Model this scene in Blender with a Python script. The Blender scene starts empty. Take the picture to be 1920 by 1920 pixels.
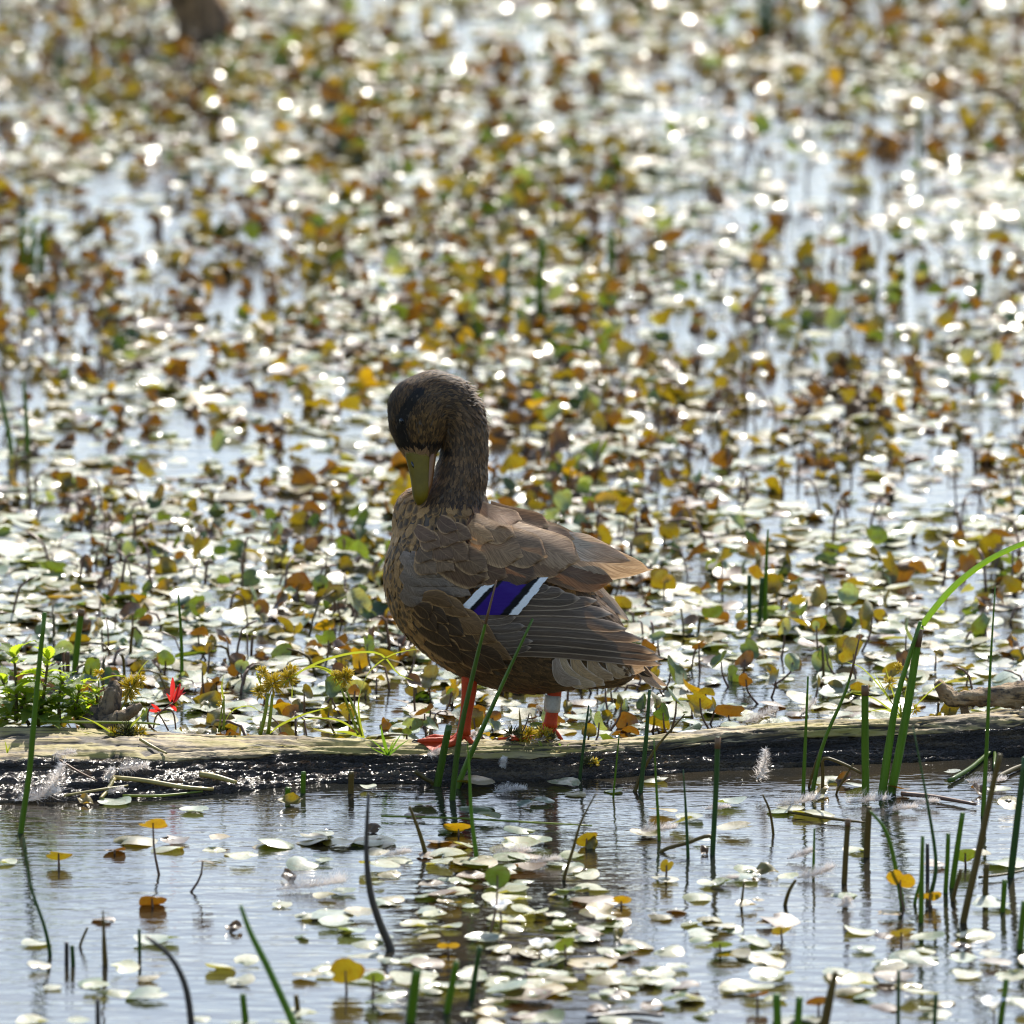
import bpy, math, random
import numpy as np
from mathutils import Vector, Matrix, Euler

rng = np.random.default_rng(7)
random.seed(7)
scene = bpy.context.scene
COL = scene.collection

# ------------------------------------------------------------------ camera, sky, sun, exposure
DIST, FRAME, PITCH = 13.0, 1.1, math.radians(11.0)
S = FRAME / DIST / 1920.0                       # tangent per photo pixel
K = FRAME / 1920.0                              # metres per photo pixel at the log
DEP = PITCH + math.atan(480 * S)
CAM = np.array([0.0, -DIST * math.cos(DEP), DIST * math.sin(DEP)])
FWD = np.array([0.0, math.cos(PITCH), -math.sin(PITCH)])
UPV = np.array([0.0, math.sin(PITCH), math.cos(PITCH)])
cam_data = bpy.data.cameras.new('camera')
cam = bpy.data.objects.new('camera', cam_data)
COL.objects.link(cam)
cam.location = CAM
cam.rotation_euler = (math.pi / 2 - PITCH, 0, 0)
cam_data.sensor_width = 36.0
cam_data.lens = 36.0 / (1920 * S)
cam_data.clip_start = 0.5
cam_data.clip_end = 3000
cam_data.dof.use_dof = True
cam_data.dof.focus_distance = 12.93
cam_data.dof.aperture_fstop = 8.0
cam_data.dof.aperture_blades = 9
scene.camera = cam

SUN_EL, SUN_AZ = math.radians(44), math.radians(14)     # azimuth from +Y towards +X
world = bpy.data.worlds.new('World')
scene.world = world
world.use_nodes = True
wn = world.node_tree
wn.nodes.clear()
sky = wn.nodes.new('ShaderNodeTexSky')
sky.sky_type = 'NISHITA'
sky.sun_disc = False
sky.sun_elevation = SUN_EL
sky.sun_rotation = SUN_AZ
sky.air_density = 1.0
sky.dust_density = 1.0
sky.ozone_density = 0.3
bg = wn.nodes.new('ShaderNodeBackground')
bg.inputs['Strength'].default_value = 0.12
wo = wn.nodes.new('ShaderNodeOutputWorld')
wn.links.new(sky.outputs[0], bg.inputs[0])
wn.links.new(bg.outputs[0], wo.inputs[0])
sd = bpy.data.lights.new('sun', 'SUN')
sd.energy = 4.0
sd.angle = math.radians(0.55)
sd.color = (1.0, 0.93, 0.82)
sun = bpy.data.objects.new('sun', sd)
COL.objects.link(sun)
sdir = Vector((math.sin(SUN_AZ) * math.cos(SUN_EL), math.cos(SUN_AZ) * math.cos(SUN_EL), math.sin(SUN_EL)))
sun.rotation_euler = sdir.to_track_quat('Z', 'Y').to_euler()
sun.location = (2, 8, 9)
scene.view_settings.view_transform = 'Standard'
scene.view_settings.look = 'None'
scene.view_settings.exposure = 1.3
scene.view_settings.gamma = 1.0
scene.view_settings.use_curve_mapping = False
scene.cycles.use_adaptive_sampling = False
scene.cycles.use_denoising = True
scene.cycles.filter_width = 1.15
scene.cycles.max_bounces = 6
scene.cycles.diffuse_bounces = 2
scene.cycles.glossy_bounces = 3
scene.cycles.transmission_bounces = 3
scene.cycles.caustics_reflective = False
scene.cycles.caustics_refractive = False

# ------------------------------------------------------------------ picture-to-place helpers
def rays(px, py):
    px = np.asarray(px, float); py = np.asarray(py, float)
    d = np.zeros(np.broadcast(px, py).shape + (3,))
    d += FWD
    d[..., 0] += (px - 960) * S
    d += ((960 - py) * S)[..., None] * UPV
    return d
def at(px, py, Y=0.0):
    d = rays(px, py)
    t = (np.asarray(Y) - CAM[1]) / d[..., 1]
    return CAM + d * t[..., None]
def onwater(px, py, z=0.0):
    d = rays(px, py)
    t = (z - CAM[2]) / d[..., 2]
    return CAM + d * t[..., None]
def topix(P):
    q = np.asarray(P, float) - CAM
    f = q @ FWD
    return np.stack([960 + q[..., 0] / f / S, 960 - (q @ UPV) / f / S], -1)

# ------------------------------------------------------------------ noise
_perm = np.random.default_rng(3).random((256, 256))
def vnoise(x, y):
    x = np.asarray(x, float); y = np.asarray(y, float)
    xi = np.floor(x).astype(int); yi = np.floor(y).astype(int)
    fx = x - xi; fy = y - yi
    fx = fx * fx * (3 - 2 * fx); fy = fy * fy * (3 - 2 * fy)
    g = lambda a, b: _perm[a & 255, b & 255]
    return (g(xi, yi) * (1 - fx) + g(xi + 1, yi) * fx) * (1 - fy) + (g(xi, yi + 1) * (1 - fx) + g(xi + 1, yi + 1) * fx) * fy
def fbm(x, y, o=4):
    s = 0; a = 0.5; n = 0
    for i in range(o):
        s = s + a * vnoise(x * 2 ** i + 17 * i, y * 2 ** i + 31 * i); n += a; a *= 0.55
    return s / n

# ------------------------------------------------------------------ material helpers
class NT:
    def __init__(s, name):
        s.m = bpy.data.materials.new(name); s.m.use_nodes = True
        s.t = s.m.node_tree; s.t.nodes.clear()
        s.out = s.t.nodes.new('ShaderNodeOutputMaterial')
    def n(s, typ, props=None, **ins):
        nd = s.t.nodes.new('ShaderNode' + typ)
        for k, v in (props or {}).items(): setattr(nd, k, v)
        for k, v in ins.items():
            key = int(k[1:]) if k[0] == 'i' and k[1:].isdigit() else k.replace('_', ' ')
            s.set(nd.inputs[key], v)
        return nd
    def set(s, sock, v):
        if isinstance(v, bpy.types.NodeSocket): s.t.links.new(v, sock)
        elif isinstance(v, bpy.types.Node): s.t.links.new(v.outputs[0], sock)
        else:
            if sock.type == 'RGBA' and len(v) == 3: v = (*v, 1)
            sock.default_value = v
    def math(s, op, a, b=0.0, clamp=False):
        return s.n('Math', {'operation': op, 'use_clamp': clamp}, i0=a, i1=b).outputs[0]
    def mix(s, f, a, b, mode='MIX'):
        nd = s.n('Mix', {'data_type': 'RGBA', 'blend_type': mode})
        s.set(nd.inputs[0], f); s.set(nd.inputs[6], a); s.set(nd.inputs[7], b)
        return nd.outputs[2]
    def rng(s, v, a, b, c=0.0, d=1.0, smooth=True):
        return s.n('MapRange', {'interpolation_type': 'SMOOTHSTEP' if smooth else 'LINEAR'}, i0=v, i1=a, i2=b, i3=c, i4=d).outputs[0]
    def noise(s, vec, scale, detail=3, rough=0.6):
        nd = s.n('TexNoise', Scale=scale, Detail=detail, Roughness=rough)
        if vec is not None: s.set(nd.inputs['Vector'], vec)
        return nd.outputs[0]
    def coords(s, which='Object', scale=(1, 1, 1)):
        c = s.n('TexCoord').outputs[which]
        return s.n('Mapping', Vector=c, Scale=scale).outputs[0]
    def attr(s, name):
        return s.n('Attribute', {'attribute_name': name}).outputs['Color']
    def bump(s, h, strength=0.5, dist=0.001):
        return s.n('Bump', Strength=strength, Distance=dist, Height=h).outputs[0]
    def done(s, sh):
        s.t.links.new(sh if isinstance(sh, bpy.types.NodeSocket) else sh.outputs[0], s.out.inputs[0]); return s.m

def bark(name, c0, c1, stretch):
    t = NT(name)
    co = t.n('TexCoord').outputs['Object']
    g = t.noise(t.n('Mapping', Vector=co, Scale=stretch).outputs[0], 1.0, 5, 0.7)
    k = t.noise(co, 55, 4, 0.65)
    c = t.mix(t.rng(k, 0.38, 0.62), c0, c1)
    c = t.mix(t.rng(g, 0.38, 0.52, 0.95, 0.0), c, (0.02, 0.013, 0.008))
    h = t.math('ADD', t.math('MULTIPLY', g, 0.006), t.math('MULTIPLY', k, 0.004))
    b = t.n('Bump', Strength=1.0, Distance=1.0, Height=h)
    return t.done(t.n('BsdfPrincipled', Base_Color=c, Roughness=0.8, Normal=b.outputs[0]))
def plain(name, col, rough=0.5, var=0.25, scale=60, trans=0.0, tcol=None, spec=0.5, stretch=(1, 1, 1), bump=0.0):
    t = NT(name)
    co = t.coords('Object', stretch)
    nz = t.noise(co, scale, 4)
    base = t.mix(nz, tuple(c * (1 - var * 1.6) for c in col), tuple(min(1, c * (1 + var * 1.6)) for c in col))
    p = t.n('BsdfPrincipled', Base_Color=base, Roughness=rough)
    p.inputs['Specular IOR Level'].default_value = spec
    if bump: t.set(p.inputs['Normal'], t.bump(t.noise(co, scale * 3, 3), bump, 0.001))
    if trans:
        tr = t.n('BsdfTranslucent', Color=t.mix(nz, tuple(c * 0.8 for c in (tcol or col)), tcol or col))
        return t.done(t.n('MixShader', i0=trans, i1=p.outputs[0], i2=tr.outputs[0]))
    return t.done(p)

def leaf_material(name, rough=0.2, trans=0.34, film=0.58):
    t = NT(name)
    c = t.attr('col')
    uv = t.n('UVMap').outputs[0]
    sx = t.n('SeparateXYZ', Vector=uv); sc = t.n('SeparateColor', Color=c)
    rad = t.math('SQRT', t.math('ADD', t.math('POWER', sx.outputs[0], 2.0), t.math('POWER', sx.outputs[1], 2.0)))
    seedz = t.math('MULTIPLY', t.math('ADD', sc.outputs[0], sc.outputs[1]), 61.0)
    p3 = t.n('CombineXYZ', X=sx.outputs[0], Y=sx.outputs[1], Z=seedz).outputs[0]
    blot = t.rng(t.noise(p3, 1.3, 4, 0.65), 0.45, 0.68)
    spots = t.rng(t.noise(p3, 7.0, 2, 0.5), 0.62, 0.70)
    ang = t.math('ARCTAN2', sx.outputs[1], sx.outputs[0])
    vein = t.rng(t.math('ABSOLUTE', t.math('SINE', t.math('MULTIPLY', ang, 4.5))), 0.0, 0.22, 0.5, 0.0)
    rim = t.rng(t.math('ADD', rad, t.math('MULTIPLY', blot, 0.12)), 0.86, 1.05, 0.0, 0.7)
    base = t.mix(t.math('MULTIPLY', blot, 0.7), c, t.mix(1.0, c, (0.80, 0.55, 0.25), 'MULTIPLY'))
    base = t.mix(vein, base, t.mix(1.0, base, (1.35, 1.25, 1.1), 'MULTIPLY'))
    base = t.mix(rim, base, t.mix(1.0, base, (0.75, 0.50, 0.30), 'MULTIPLY'))
    base = t.mix(t.math('MULTIPLY', spots, 0.75), base, (0.045, 0.026, 0.012))
    h = t.math('ADD', t.noise(p3, 4.0, 3, 0.55), t.math('MULTIPLY', vein, -0.35))
    bmp = t.bump(h, 0.4, 0.0012)
    p = t.n('BsdfPrincipled', Base_Color=base, Roughness=0.5, Normal=bmp)
    p.inputs['Coat Weight'].default_value = film
    p.inputs['Coat Roughness'].default_value = rough
    p.inputs['Coat IOR'].default_value = 1.4
    tr = t.n('BsdfTranslucent', Color=t.mix(1.0, base, (1.9, 1.6, 0.45), 'MULTIPLY'))
    return t.done(t.n('MixShader', i0=trans, i1=p.outputs[0], i2=tr.outputs[0]))

def feather_material(name):
    t = NT(name)
    uv = t.n('UVMap').outputs[0]
    sx = t.n('SeparateXYZ', Vector=uv)
    u, v = sx.outputs[0], sx.outputs[1]
    av = t.math('ABSOLUTE', v)
    edge = t.math('MAXIMUM', t.rng(av, 0.74, 0.97), t.rng(u, 0.90, 0.985))
    comb = t.n('CombineXYZ', X=t.math('ADD', t.math('MULTIPLY', u, 13.0), t.math('MULTIPLY', av, -6.0)), Y=t.math('MULTIPLY', v, 0.8), Z=t.math('MULTIPLY', t.n('SeparateColor', Color=t.attr('col')).outputs[0], 90.0))
    barb = t.noise(comb, 2.6, 4, 0.7)
    c = t.mix(t.math('MULTIPLY', edge, 0.85), t.attr('col'), t.attr('edge'))
    c = t.mix(t.rng(barb, 0.35, 0.62, 0.0, 0.8), c, t.mix(1.0, c, (0.42, 0.38, 0.34), 'MULTIPLY'))
    shaft = t.rng(av, 0.0, 0.06, 0.55, 0.0)
    c = t.mix(shaft, c, t.mix(0.5, t.attr('edge'), (0.05, 0.035, 0.02)))
    bm = t.bump(barb, 0.6, 0.0006)
    p = t.n('BsdfPrincipled', Base_Color=c, Roughness=0.55, Normal=bm)
    p.inputs['Specular IOR Level'].default_value = 0.35
    tr = t.n('BsdfTranslucent', Color=t.mix(1.0, c, (1.5, 1.25, 0.9), 'MULTIPLY'))
    return t.done(t.n('MixShader', i0=0.22, i1=p.outputs[0], i2=tr.outputs[0]))

def speculum_material():
    t = NT('speculum_feather')
    uv = t.n('UVMap').outputs[0]
    sx = t.n('SeparateXYZ', Vector=uv)
    u, v = sx.outputs[0], sx.outputs[1]
    wob = t.math('ADD', u, t.math('MULTIPLY', t.math('SUBTRACT', t.noise(t.n('CombineXYZ', X=t.math('MULTIPLY', v, 8.0), Y=t.attr('col')), 2.0, 2), 0.5), 0.09))
    r = t.n('ValToRGB', Fac=wob)
    cr = r.color_ramp; cr.interpolation = 'LINEAR'
    W, B, P = (0.72, 0.71, 0.70, 1), (0.006, 0.006, 0.007, 1), (0.030, 0.010, 0.15, 1)
    stops = [(0.0, W), (0.150, W), (0.165, B), (0.245, B), (0.275, P), (0.70, P), (0.735, B), (0.85, B), (0.865, W), (1.0, W)]
    cr.elements[0].position, cr.elements[0].color = stops[0]
    cr.elements[1].position, cr.elements[1].color = stops[-1]
    for p_, c_ in stops[1:-1]:
        e = cr.elements.new(p_); e.color = c_
    barb = t.noise(t.n('CombineXYZ', X=t.math('MULTIPLY', u, 60.0), Y=v), 2.0, 2)
    c = t.mix(t.rng(barb, 0.35, 0.7, 0, 0.35), r.outputs[0], t.mix(1.0, r.outputs[0], (0.5, 0.5, 0.55), 'MULTIPLY'))
    p = t.n('BsdfPrincipled', Base_Color=c, Roughness=0.5)
    p.inputs['Specular IOR Level'].default_value = 0.12
    return t.done(p)

def water_material():
    t = NT('pond_water')
    co = t.coords('Object', (1, 1, 1))
    w1 = t.noise(t.coords('Object', (12, 42, 1)), 1.0, 3, 0.55)
    w2 = t.noise(t.coords('Object', (60, 210, 1)), 1.0, 2, 0.5)
    patch = t.rng(t.noise(co, 1.3, 2), 0.35, 0.65, 0.3, 1.0)
    h = t.math('ADD', t.math('MULTIPLY', w1, 0.0017), t.math('MULTIPLY', t.math('MULTIPLY', w2, patch), 0.00038))
    b = t.n('Bump', Strength=1.0, Distance=1.0, Height=h)
    mud = t.mix(t.rng(t.noise(co, 4, 4), 0.35, 0.7), (0.010, 0.011, 0.010), (0.028, 0.022, 0.013))
    p = t.n('BsdfPrincipled', Base_Color=mud, Roughness=0.04, IOR=1.333, Normal=b.outputs[0])
    return t.done(p)

def log_material():
    t = NT('waterlogged_wood')
    co = t.n('TexCoord').outputs['Object']
    sz = t.n('SeparateXYZ', Vector=co)
    grain = t.math('ADD', t.math('MULTIPLY', t.noise(t.n('Mapping', Vector=co, Scale=(9, 170, 170)).outputs[0], 1.0, 4, 0.65), 0.45), t.math('MULTIPLY', t.noise(t.n('Mapping', Vector=co, Scale=(5, 62, 62)).outputs[0], 1.0, 4, 0.7), 0.55))
    coarse = t.noise(t.n('Mapping', Vector=co, Scale=(5, 60, 60)).outputs[0], 1.0, 4, 0.6)
    wsep = t.n('SeparateColor', Color=t.attr('wet')); wetattr = wsep.outputs[0]
    wet = t.rng(t.math('ADD', wetattr, t.math('MULTIPLY', t.math('SUBTRACT', coarse, 0.5), 0.5)), 0.42, 0.56)
    dry = t.mix(t.rng(coarse, 0.35, 0.62), (0.25, 0.175, 0.08), (0.23, 0.19, 0.045))
    dry = t.mix(t.rng(t.noise(co, 7, 3), 0.5, 0.7), dry, (0.30, 0.235, 0.13))
    dry = t.mix(t.rng(grain, 0.40, 0.52, 0.95, 0.0), dry, (0.03, 0.02, 0.010))
    dry = t.mix(t.math('MULTIPLY', wsep.outputs[2], t.rng(t.noise(co, 40, 3), 0.4, 0.6)), dry, (0.15, 0.075, 0.03))
    dry = t.mix(t.rng(wsep.outputs[1], 0.12, 0.55, 0.0, 0.95), dry, (0.018, 0.012, 0.007))
    wetc = t.mix(t.rng(coarse, 0.45, 0.7), (0.022, 0.015, 0.010), (0.10, 0.068, 0.035))
    c = t.mix(wet, dry, wetc)
    rough = t.n('Mix', {'data_type': 'FLOAT'}, i0=wet, i2=0.75, i3=0.20).outputs[0]
    fine = t.noise(t.n('Mapping', Vector=co, Scale=(260, 420, 420)).outputs[0], 1.0, 3, 0.6)
    h = t.math('ADD', t.math('MULTIPLY', grain, 0.004), t.math('MULTIPLY', t.math('MULTIPLY', fine, wet), 0.0065))
    b = t.n('Bump', Strength=1.0, Distance=1.0, Height=h)
    p = t.n('BsdfPrincipled', Base_Color=c, Roughness=rough, Normal=b.outputs[0])
    return t.done(p)

M = {}
M['leaf'] = leaf_material('pond_leaf')
M['leaf_dry'] = leaf_material('old_pond_leaf', 0.4, 0.45, 0.2)
M['feather'] = feather_material('brown_plumage')
M['speculum'] = speculum_material()
M['water'] = water_material()
M['log'] = log_material()
M['skin'] = plain('duck_under_plumage', (0.10, 0.07, 0.045), 0.8, 0.3, 200)
M['bill'] = plain('olive_bill', (0.118, 0.080, 0.004), 0.45, 0.35, 60, spec=0.2)
M['bill_low'] = plain('orange_lower_bill', (0.16, 0.06, 0.012), 0.4, 0.15, 90)
M['black'] = plain('black_gloss', (0.008, 0.008, 0.009), 0.06, 0.1)
M['leg'] = plain('orange_leg_skin', (0.36, 0.036, 0.006), 0.55, 0.25, 160, spec=0.2, bump=0.5, stretch=(1, 1, 2.5))
M['band'] = plain('dull_metal_band', (0.30, 0.27, 0.23), 0.5, 0.25, 300, bump=0.3)
M['reed'] = plain('green_reed', (0.065, 0.112, 0.012), 0.35, 0.4, 90, 0.45, (0.19, 0.31, 0.014), stretch=(1, 1, 0.15))
M['reed_bright'] = plain('bright_green_reed', (0.085, 0.155, 0.014), 0.35, 0.35, 90, 0.35, (0.2, 0.36, 0.015), stretch=(1, 1, 0.15))
M['reed_dark'] = plain('dark_green_reed', (0.035, 0.075, 0.016), 0.4, 0.3, 90, 0.35, (0.08, 0.18, 0.015), stretch=(1, 1, 0.15))
M['reed_brown'] = plain('brown_reed', (0.095, 0.075, 0.018), 0.5, 0.35, 70, 0.4, (0.22, 0.16, 0.02), stretch=(1, 1, 0.2))
M['reed_tip'] = plain('withered_reed_tip', (0.13, 0.065, 0.025), 0.6, 0.35, 120)
M['stick'] = plain('dark_wet_stick', (0.035, 0.027, 0.022), 0.4, 0.4, 120, bump=0.4)
M['straw'] = plain('straw', (0.30, 0.24, 0.07), 0.45, 0.3, 60, 0.2, (0.4, 0.3, 0.06))
M['stalk'] = plain('reddish_leaf_stalk', (0.11, 0.055, 0.03), 0.45, 0.35, 60)
M['nettle'] = plain('fresh_green_leaf', (0.085, 0.15, 0.016), 0.42, 0.3, 120, 0.55, (0.46, 0.58, 0.03), bump=0.5)
M['sedge'] = plain('yellow_green_sedge', (0.16, 0.21, 0.02), 0.42, 0.25, 60, 0.4, (0.38, 0.42, 0.03))
M['spike'] = plain('golden_sedge_spikelet', (0.42, 0.34, 0.045), 0.55, 0.35, 200, 0.6, (0.85, 0.70, 0.07))
M['redleaf'] = plain('crimson_leaf', (0.36, 0.02, 0.022), 0.38, 0.3, 120, 0.45, (0.75, 0.04, 0.03))
M['down'] = plain('white_down', (0.80, 0.75, 0.70), 0.7, 0.1, 80, 0.45, (0.85, 0.78, 0.72))
M['petal'] = plain('white_petal', (0.78, 0.78, 0.76), 0.5, 0.06, 60, 0.3, (0.8, 0.8, 0.75))
M['yolk'] = plain('yellow_flower_centre', (0.6, 0.42, 0.03), 0.6, 0.2)
M['drywood'] = bark('weathered_branch', (0.17, 0.105, 0.05), (0.30, 0.21, 0.11), (30, 130, 130))
M['stubwood'] = bark('dark_branch_stub', (0.10, 0.062, 0.03), (0.19, 0.125, 0.065), (140, 140, 28))
M['stumpwood'] = bark('stump_bark', (0.16, 0.085, 0.035), (0.26, 0.15, 0.07), (90, 90, 20))
M['moss'] = plain('moss', (0.09, 0.085, 0.02), 0.8, 0.4, 200, 0.2, (0.15, 0.15, 0.02))

# ------------------------------------------------------------------ object helpers
def tag(o, label=None, cat=None, group=None, kind=None):
    if label: o['label'] = label
    if cat: o['category'] = cat
    if group: o['group'] = group
    if kind: o['kind'] = kind
    return o
def thing(name, loc, label, cat, group=None):
    o = bpy.data.objects.new(name, None); COL.objects.link(o)
    o.location = loc; o.empty_display_size = 0.02
    return tag(o, label, cat, group)
def meshdata(name, V, F, mat, smooth=True, uv=None, cols=None):
    V = np.asarray(V, np.float32).reshape(-1, 3)
    me = bpy.data.meshes.new(name)
    if isinstance(F, np.ndarray):
        n, k = F.shape
        me.vertices.add(len(V)); me.vertices.foreach_set('co', V.ravel())
        me.loops.add(n * k); me.loops.foreach_set('vertex_index', F.ravel().astype(np.int32))
        me.polygons.add(n); me.polygons.foreach_set('loop_start', np.arange(0, n * k, k, dtype=np.int32))
        me.update(calc_edges=True)
    else:
        me.from_pydata(V.tolist(), [], F)
    me.validate(verbose=False)
    if smooth: me.polygons.foreach_set('use_smooth', np.ones(len(me.polygons), bool))
    if uv is not None:
        li = np.empty(len(me.loops), np.int32); me.loops.foreach_get('vertex_index', li)
        l = me.uv_layers.new(name='UVMap'); l.data.foreach_set('uv', np.asarray(uv, np.float32)[li].ravel())
    for nm, c in (cols or {}).items():
        a = me.color_attributes.new(nm, 'FLOAT_COLOR', 'POINT')
        c = np.asarray(c, np.float32)
        if c.shape[1] == 3: c = np.concatenate([c, np.ones((len(c), 1), np.float32)], 1)
        a.data.foreach_set('color', c.ravel())
    me.materials.append(mat)
    return me
def obj(name, me, parent=None, loc=None):
    o = bpy.data.objects.new(name, me); COL.objects.link(o)
    if parent is not None: o.parent = parent
    if loc is not None: o.location = loc
    return o
def build(name, V, F, mat, parent=None, **kw):
    """world-space vertices -> object whose origin is its parent's origin or its own base"""
    V = np.asarray(V, float).reshape(-1, 3)
    if parent is not None:
        base = np.array(parent.matrix_world.translation) if False else np.array(worldloc(parent))
        return obj(name, meshdata(name, V - base, F, mat, **kw), parent)
    base = np.array([V[:, 0].mean(), V[:, 1].mean(), V[:, 2].min()])
    return obj(name, meshdata(name, V - base, F, mat, **kw), None, base)
def worldloc(o):
    l = Vector(o.location)
    while o.parent is not None:
        o = o.parent; l = l + Vector(o.location)
    return l
def grid_faces(r, c, off=0, wrap=False):
    i = np.arange(r - 1)[:, None]; cc = c if wrap else c - 1
    j = np.arange(cc)[None, :]; j2 = (j + 1) % c
    return np.stack([i * c + j, i * c + j2, (i + 1) * c + j2, (i + 1) * c + j], -1).reshape(-1, 4) + off
def smooth_path(P, n):
    P = np.asarray(P, float)
    if len(P) == 2:
        t = np.linspace(0, 1, n)[:, None]; return P[0] * (1 - t) + P[1] * t
    t = np.linspace(0, len(P) - 1, n); i = np.clip(t.astype(int), 0, len(P) - 2); f = (t - i)[:, None]
    Q = np.concatenate([[2 * P[0] - P[1]], P, [2 * P[-1] - P[-2]]])
    a, b, c, d = Q[i], Q[i + 1], Q[i + 2], Q[i + 3]
    return 0.5 * (2 * b + (c - a) * f + (2 * a - 5 * b + 4 * c - d) * f ** 2 + (3 * b - a - 3 * c + d) * f ** 3)
def tube(P, R, n=6, flat=1.0, wob=0.0, seed=0):
    """capped tube along points P with radii R; returns V, F(list)"""
    P = np.asarray(P, float); m = len(P); R = np.broadcast_to(np.asarray(R, float), (m,))
    T = np.gradient(P, axis=0); T /= np.linalg.norm(T, axis=1)[:, None] + 1e-12
    ref = np.array([0.0, 1.0, 0.0]) if abs(T[0][1]) < 0.8 else np.array([0.0, 0.0, 1.0])
    A = np.cross(T, ref); A /= np.linalg.norm(A, axis=1)[:, None] + 1e-12
    B = np.cross(T, A)
    a = np.linspace(0, 2 * np.pi, n, endpoint=False)
    rr = R[:, None] * np.ones(n)
    if wob:
        ii = np.arange(m)[:, None]
        rr = rr * (1 + wob * (fbm(ii * 0.35 + seed * 7.3, np.cos(a)[None] * 1.2 + np.sin(a)[None] * 3 + 9) - 0.5) * 2)
    V = P[:, None] + rr[..., None] * (np.cos(a)[None, :, None] * A[:, None] + flat * np.sin(a)[None, :, None] * B[:, None])
    F = grid_faces(m, n, 0, True).tolist()
    F += [list(range(n))[::-1], [(m - 1) * n + i for i in range(n)]]
    return V.reshape(-1, 3), F
def joinparts(parts):
    V = []; F = []; o = 0
    for v, f in parts:
        V.append(np.asarray(v)); F += [[i + o for i in q] for q in (f.tolist() if isinstance(f, np.ndarray) else f)]; o += len(v)
    return np.concatenate(V), F
def strip(P, W, side, fold=0.25, cols=3):
    """grass-blade strip along P, half widths W, sideways direction side; V-folded"""
    P = np.asarray(P, float); m = len(P)
    T = np.gradient(P, axis=0); T /= np.linalg.norm(T, axis=1)[:, None] + 1e-12
    side = np.asarray(side, float)
    Sd = side - (T @ side)[:, None] * T; Sd /= np.linalg.norm(Sd, axis=1)[:, None] + 1e-9
    Nn = np.cross(Sd, T)
    v = np.linspace(-1, 1, cols)
    V = P[:, None] + (np.asarray(W)[:, None] * v)[..., None] * Sd[:, None] + (np.asarray(W)[:, None] * fold * np.abs(v))[..., None] * Nn[:, None]
    return V.reshape(-1, 3), grid_faces(m, cols)

# ================================================================== SETTING: water
yy = np.concatenate([np.linspace(-40, -3, 8), np.linspace(-2, 12, 15), [20, 40, 90, 200, 500, 1200]])
xx = np.array([-1200, -400, -100, -30, -8, -2, 0, 2, 8, 30, 100, 400, 1200.0])
gx, gy = np.meshgrid(xx, yy)
V = np.stack([gx, gy, np.zeros_like(gx)], -1).reshape(-1, 3)
w = obj('water', meshdata('water', V, grid_faces(len(yy), len(xx)), M['water']))
tag(w, kind='structure')

# ================================================================== log
def interp(x, pts):
    return np.interp(x, [p[0] for p in pts], [p[1] for p in pts])
LOG_YC = [(-400, 0.02), (0, 0.0), (600, 0.0), (1100, 0.005), (1400, 0.045), (1920, 0.115), (2400, 0.19)]
LOG_TOP = [(-400, 1362), (0, 1366), (300, 1372), (560, 1382), (700, 1387), (1100, 1388), (1230, 1380), (1500, 1352), (1920, 1326), (2400, 1300)]
LOG_WL = [(-400, 1515), (0, 1503), (300, 1497), (480, 1482), (600, 1468), (800, 1470), (1050, 1464), (1300, 1444), (1600, 1432), (1920, 1418), (2400, 1390)]
NX, NA = 900, 110
pxs = np.linspace(-330, 2250, NX)
yc = interp(pxs, LOG_YC)
top = at(pxs, interp(pxs, LOG_TOP), yc)
wlp = onwater(pxs, interp(pxs, LOG_WL))
ker = np.hanning(41); ker /= ker.sum()
sm = lambda a: np.convolve(np.pad(a, 20, mode='edge'), ker, 'valid')
xs = top[:, 0]; zt = sm(top[:, 2]); yf = sm(wlp[:, 1]); yc = sm(yc)
ZC = -0.012
ang = np.linspace(0, 1, NA)                           # 0 = below the front waterline, 1 = below the back one
rf = (yc - yf) * 1.02; rb = 0.05 + 0 * rf; rz = zt - ZC
stepn = (fbm(xs * 5 + 2, xs * 0 + 4.0, 3) - 0.5) * 0.22        # where the dry crown breaks off to the wet flank
PT = np.array([0, .06, .14, .24, .34, .44, .50, .56, .66, .76, .86, .94, 1.0])
PYf = np.array([-1.12, -1.06, -1.0, -.89, -.76, -.64, -.56, -.51, -.28, .12, .62, .95, 1.05])
PZf = np.array([-1.2, -.6, 0, .17, .28, .37, .44, .62, .90, .99, .70, 0, -.9])
PYm = np.where((PT > .3) & (PT < .64), 1.0, 0.0)
YF = np.stack([np.interp(ang, PT, PYf + PYm * k) for k in stepn]); ZF = np.interp(ang, PT, PZf)[None] + 0 * YF
Yg = yc[:, None] + np.where(YF < 0, rf[:, None] * YF, rb[:, None] * YF)
Zg = np.where(ZF > 0, ZF * zt[:, None], ZF * 0.045)
mixl = np.clip((rf[:, None] - 0.075) / 0.06, 0, 1)
ty = np.gradient(Yg, axis=1); tz = np.gradient(Zg, axis=1); tn = np.hypot(ty, tz) + 1e-9
ny_, nz_ = -tz / tn, ty / tn
arc = ang[None, :] * 0.17
Xg = xs[:, None] + 0 * Yg
gr = fbm(Xg * 9, arc * 150, 4) - 0.5
big = fbm(Xg * 6 + 40, arc * 22 + 5, 3) - 0.5
fin = fbm(Xg * 170 + 11, arc * 420, 3) - 0.5
crack = np.maximum(np.clip(0.045 - np.abs(fbm(Xg * 4.2 + 3, arc * 95 + 2, 4) - 0.52), 0, 1) * 1.5 * (fbm(Xg * 6 + 9, arc * 30, 2) > 0.40), np.clip(0.02 - np.abs(fbm(Xg * 3 + 33, arc * 160 + 2, 3) - 0.5), 0, 1) * 2)
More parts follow.
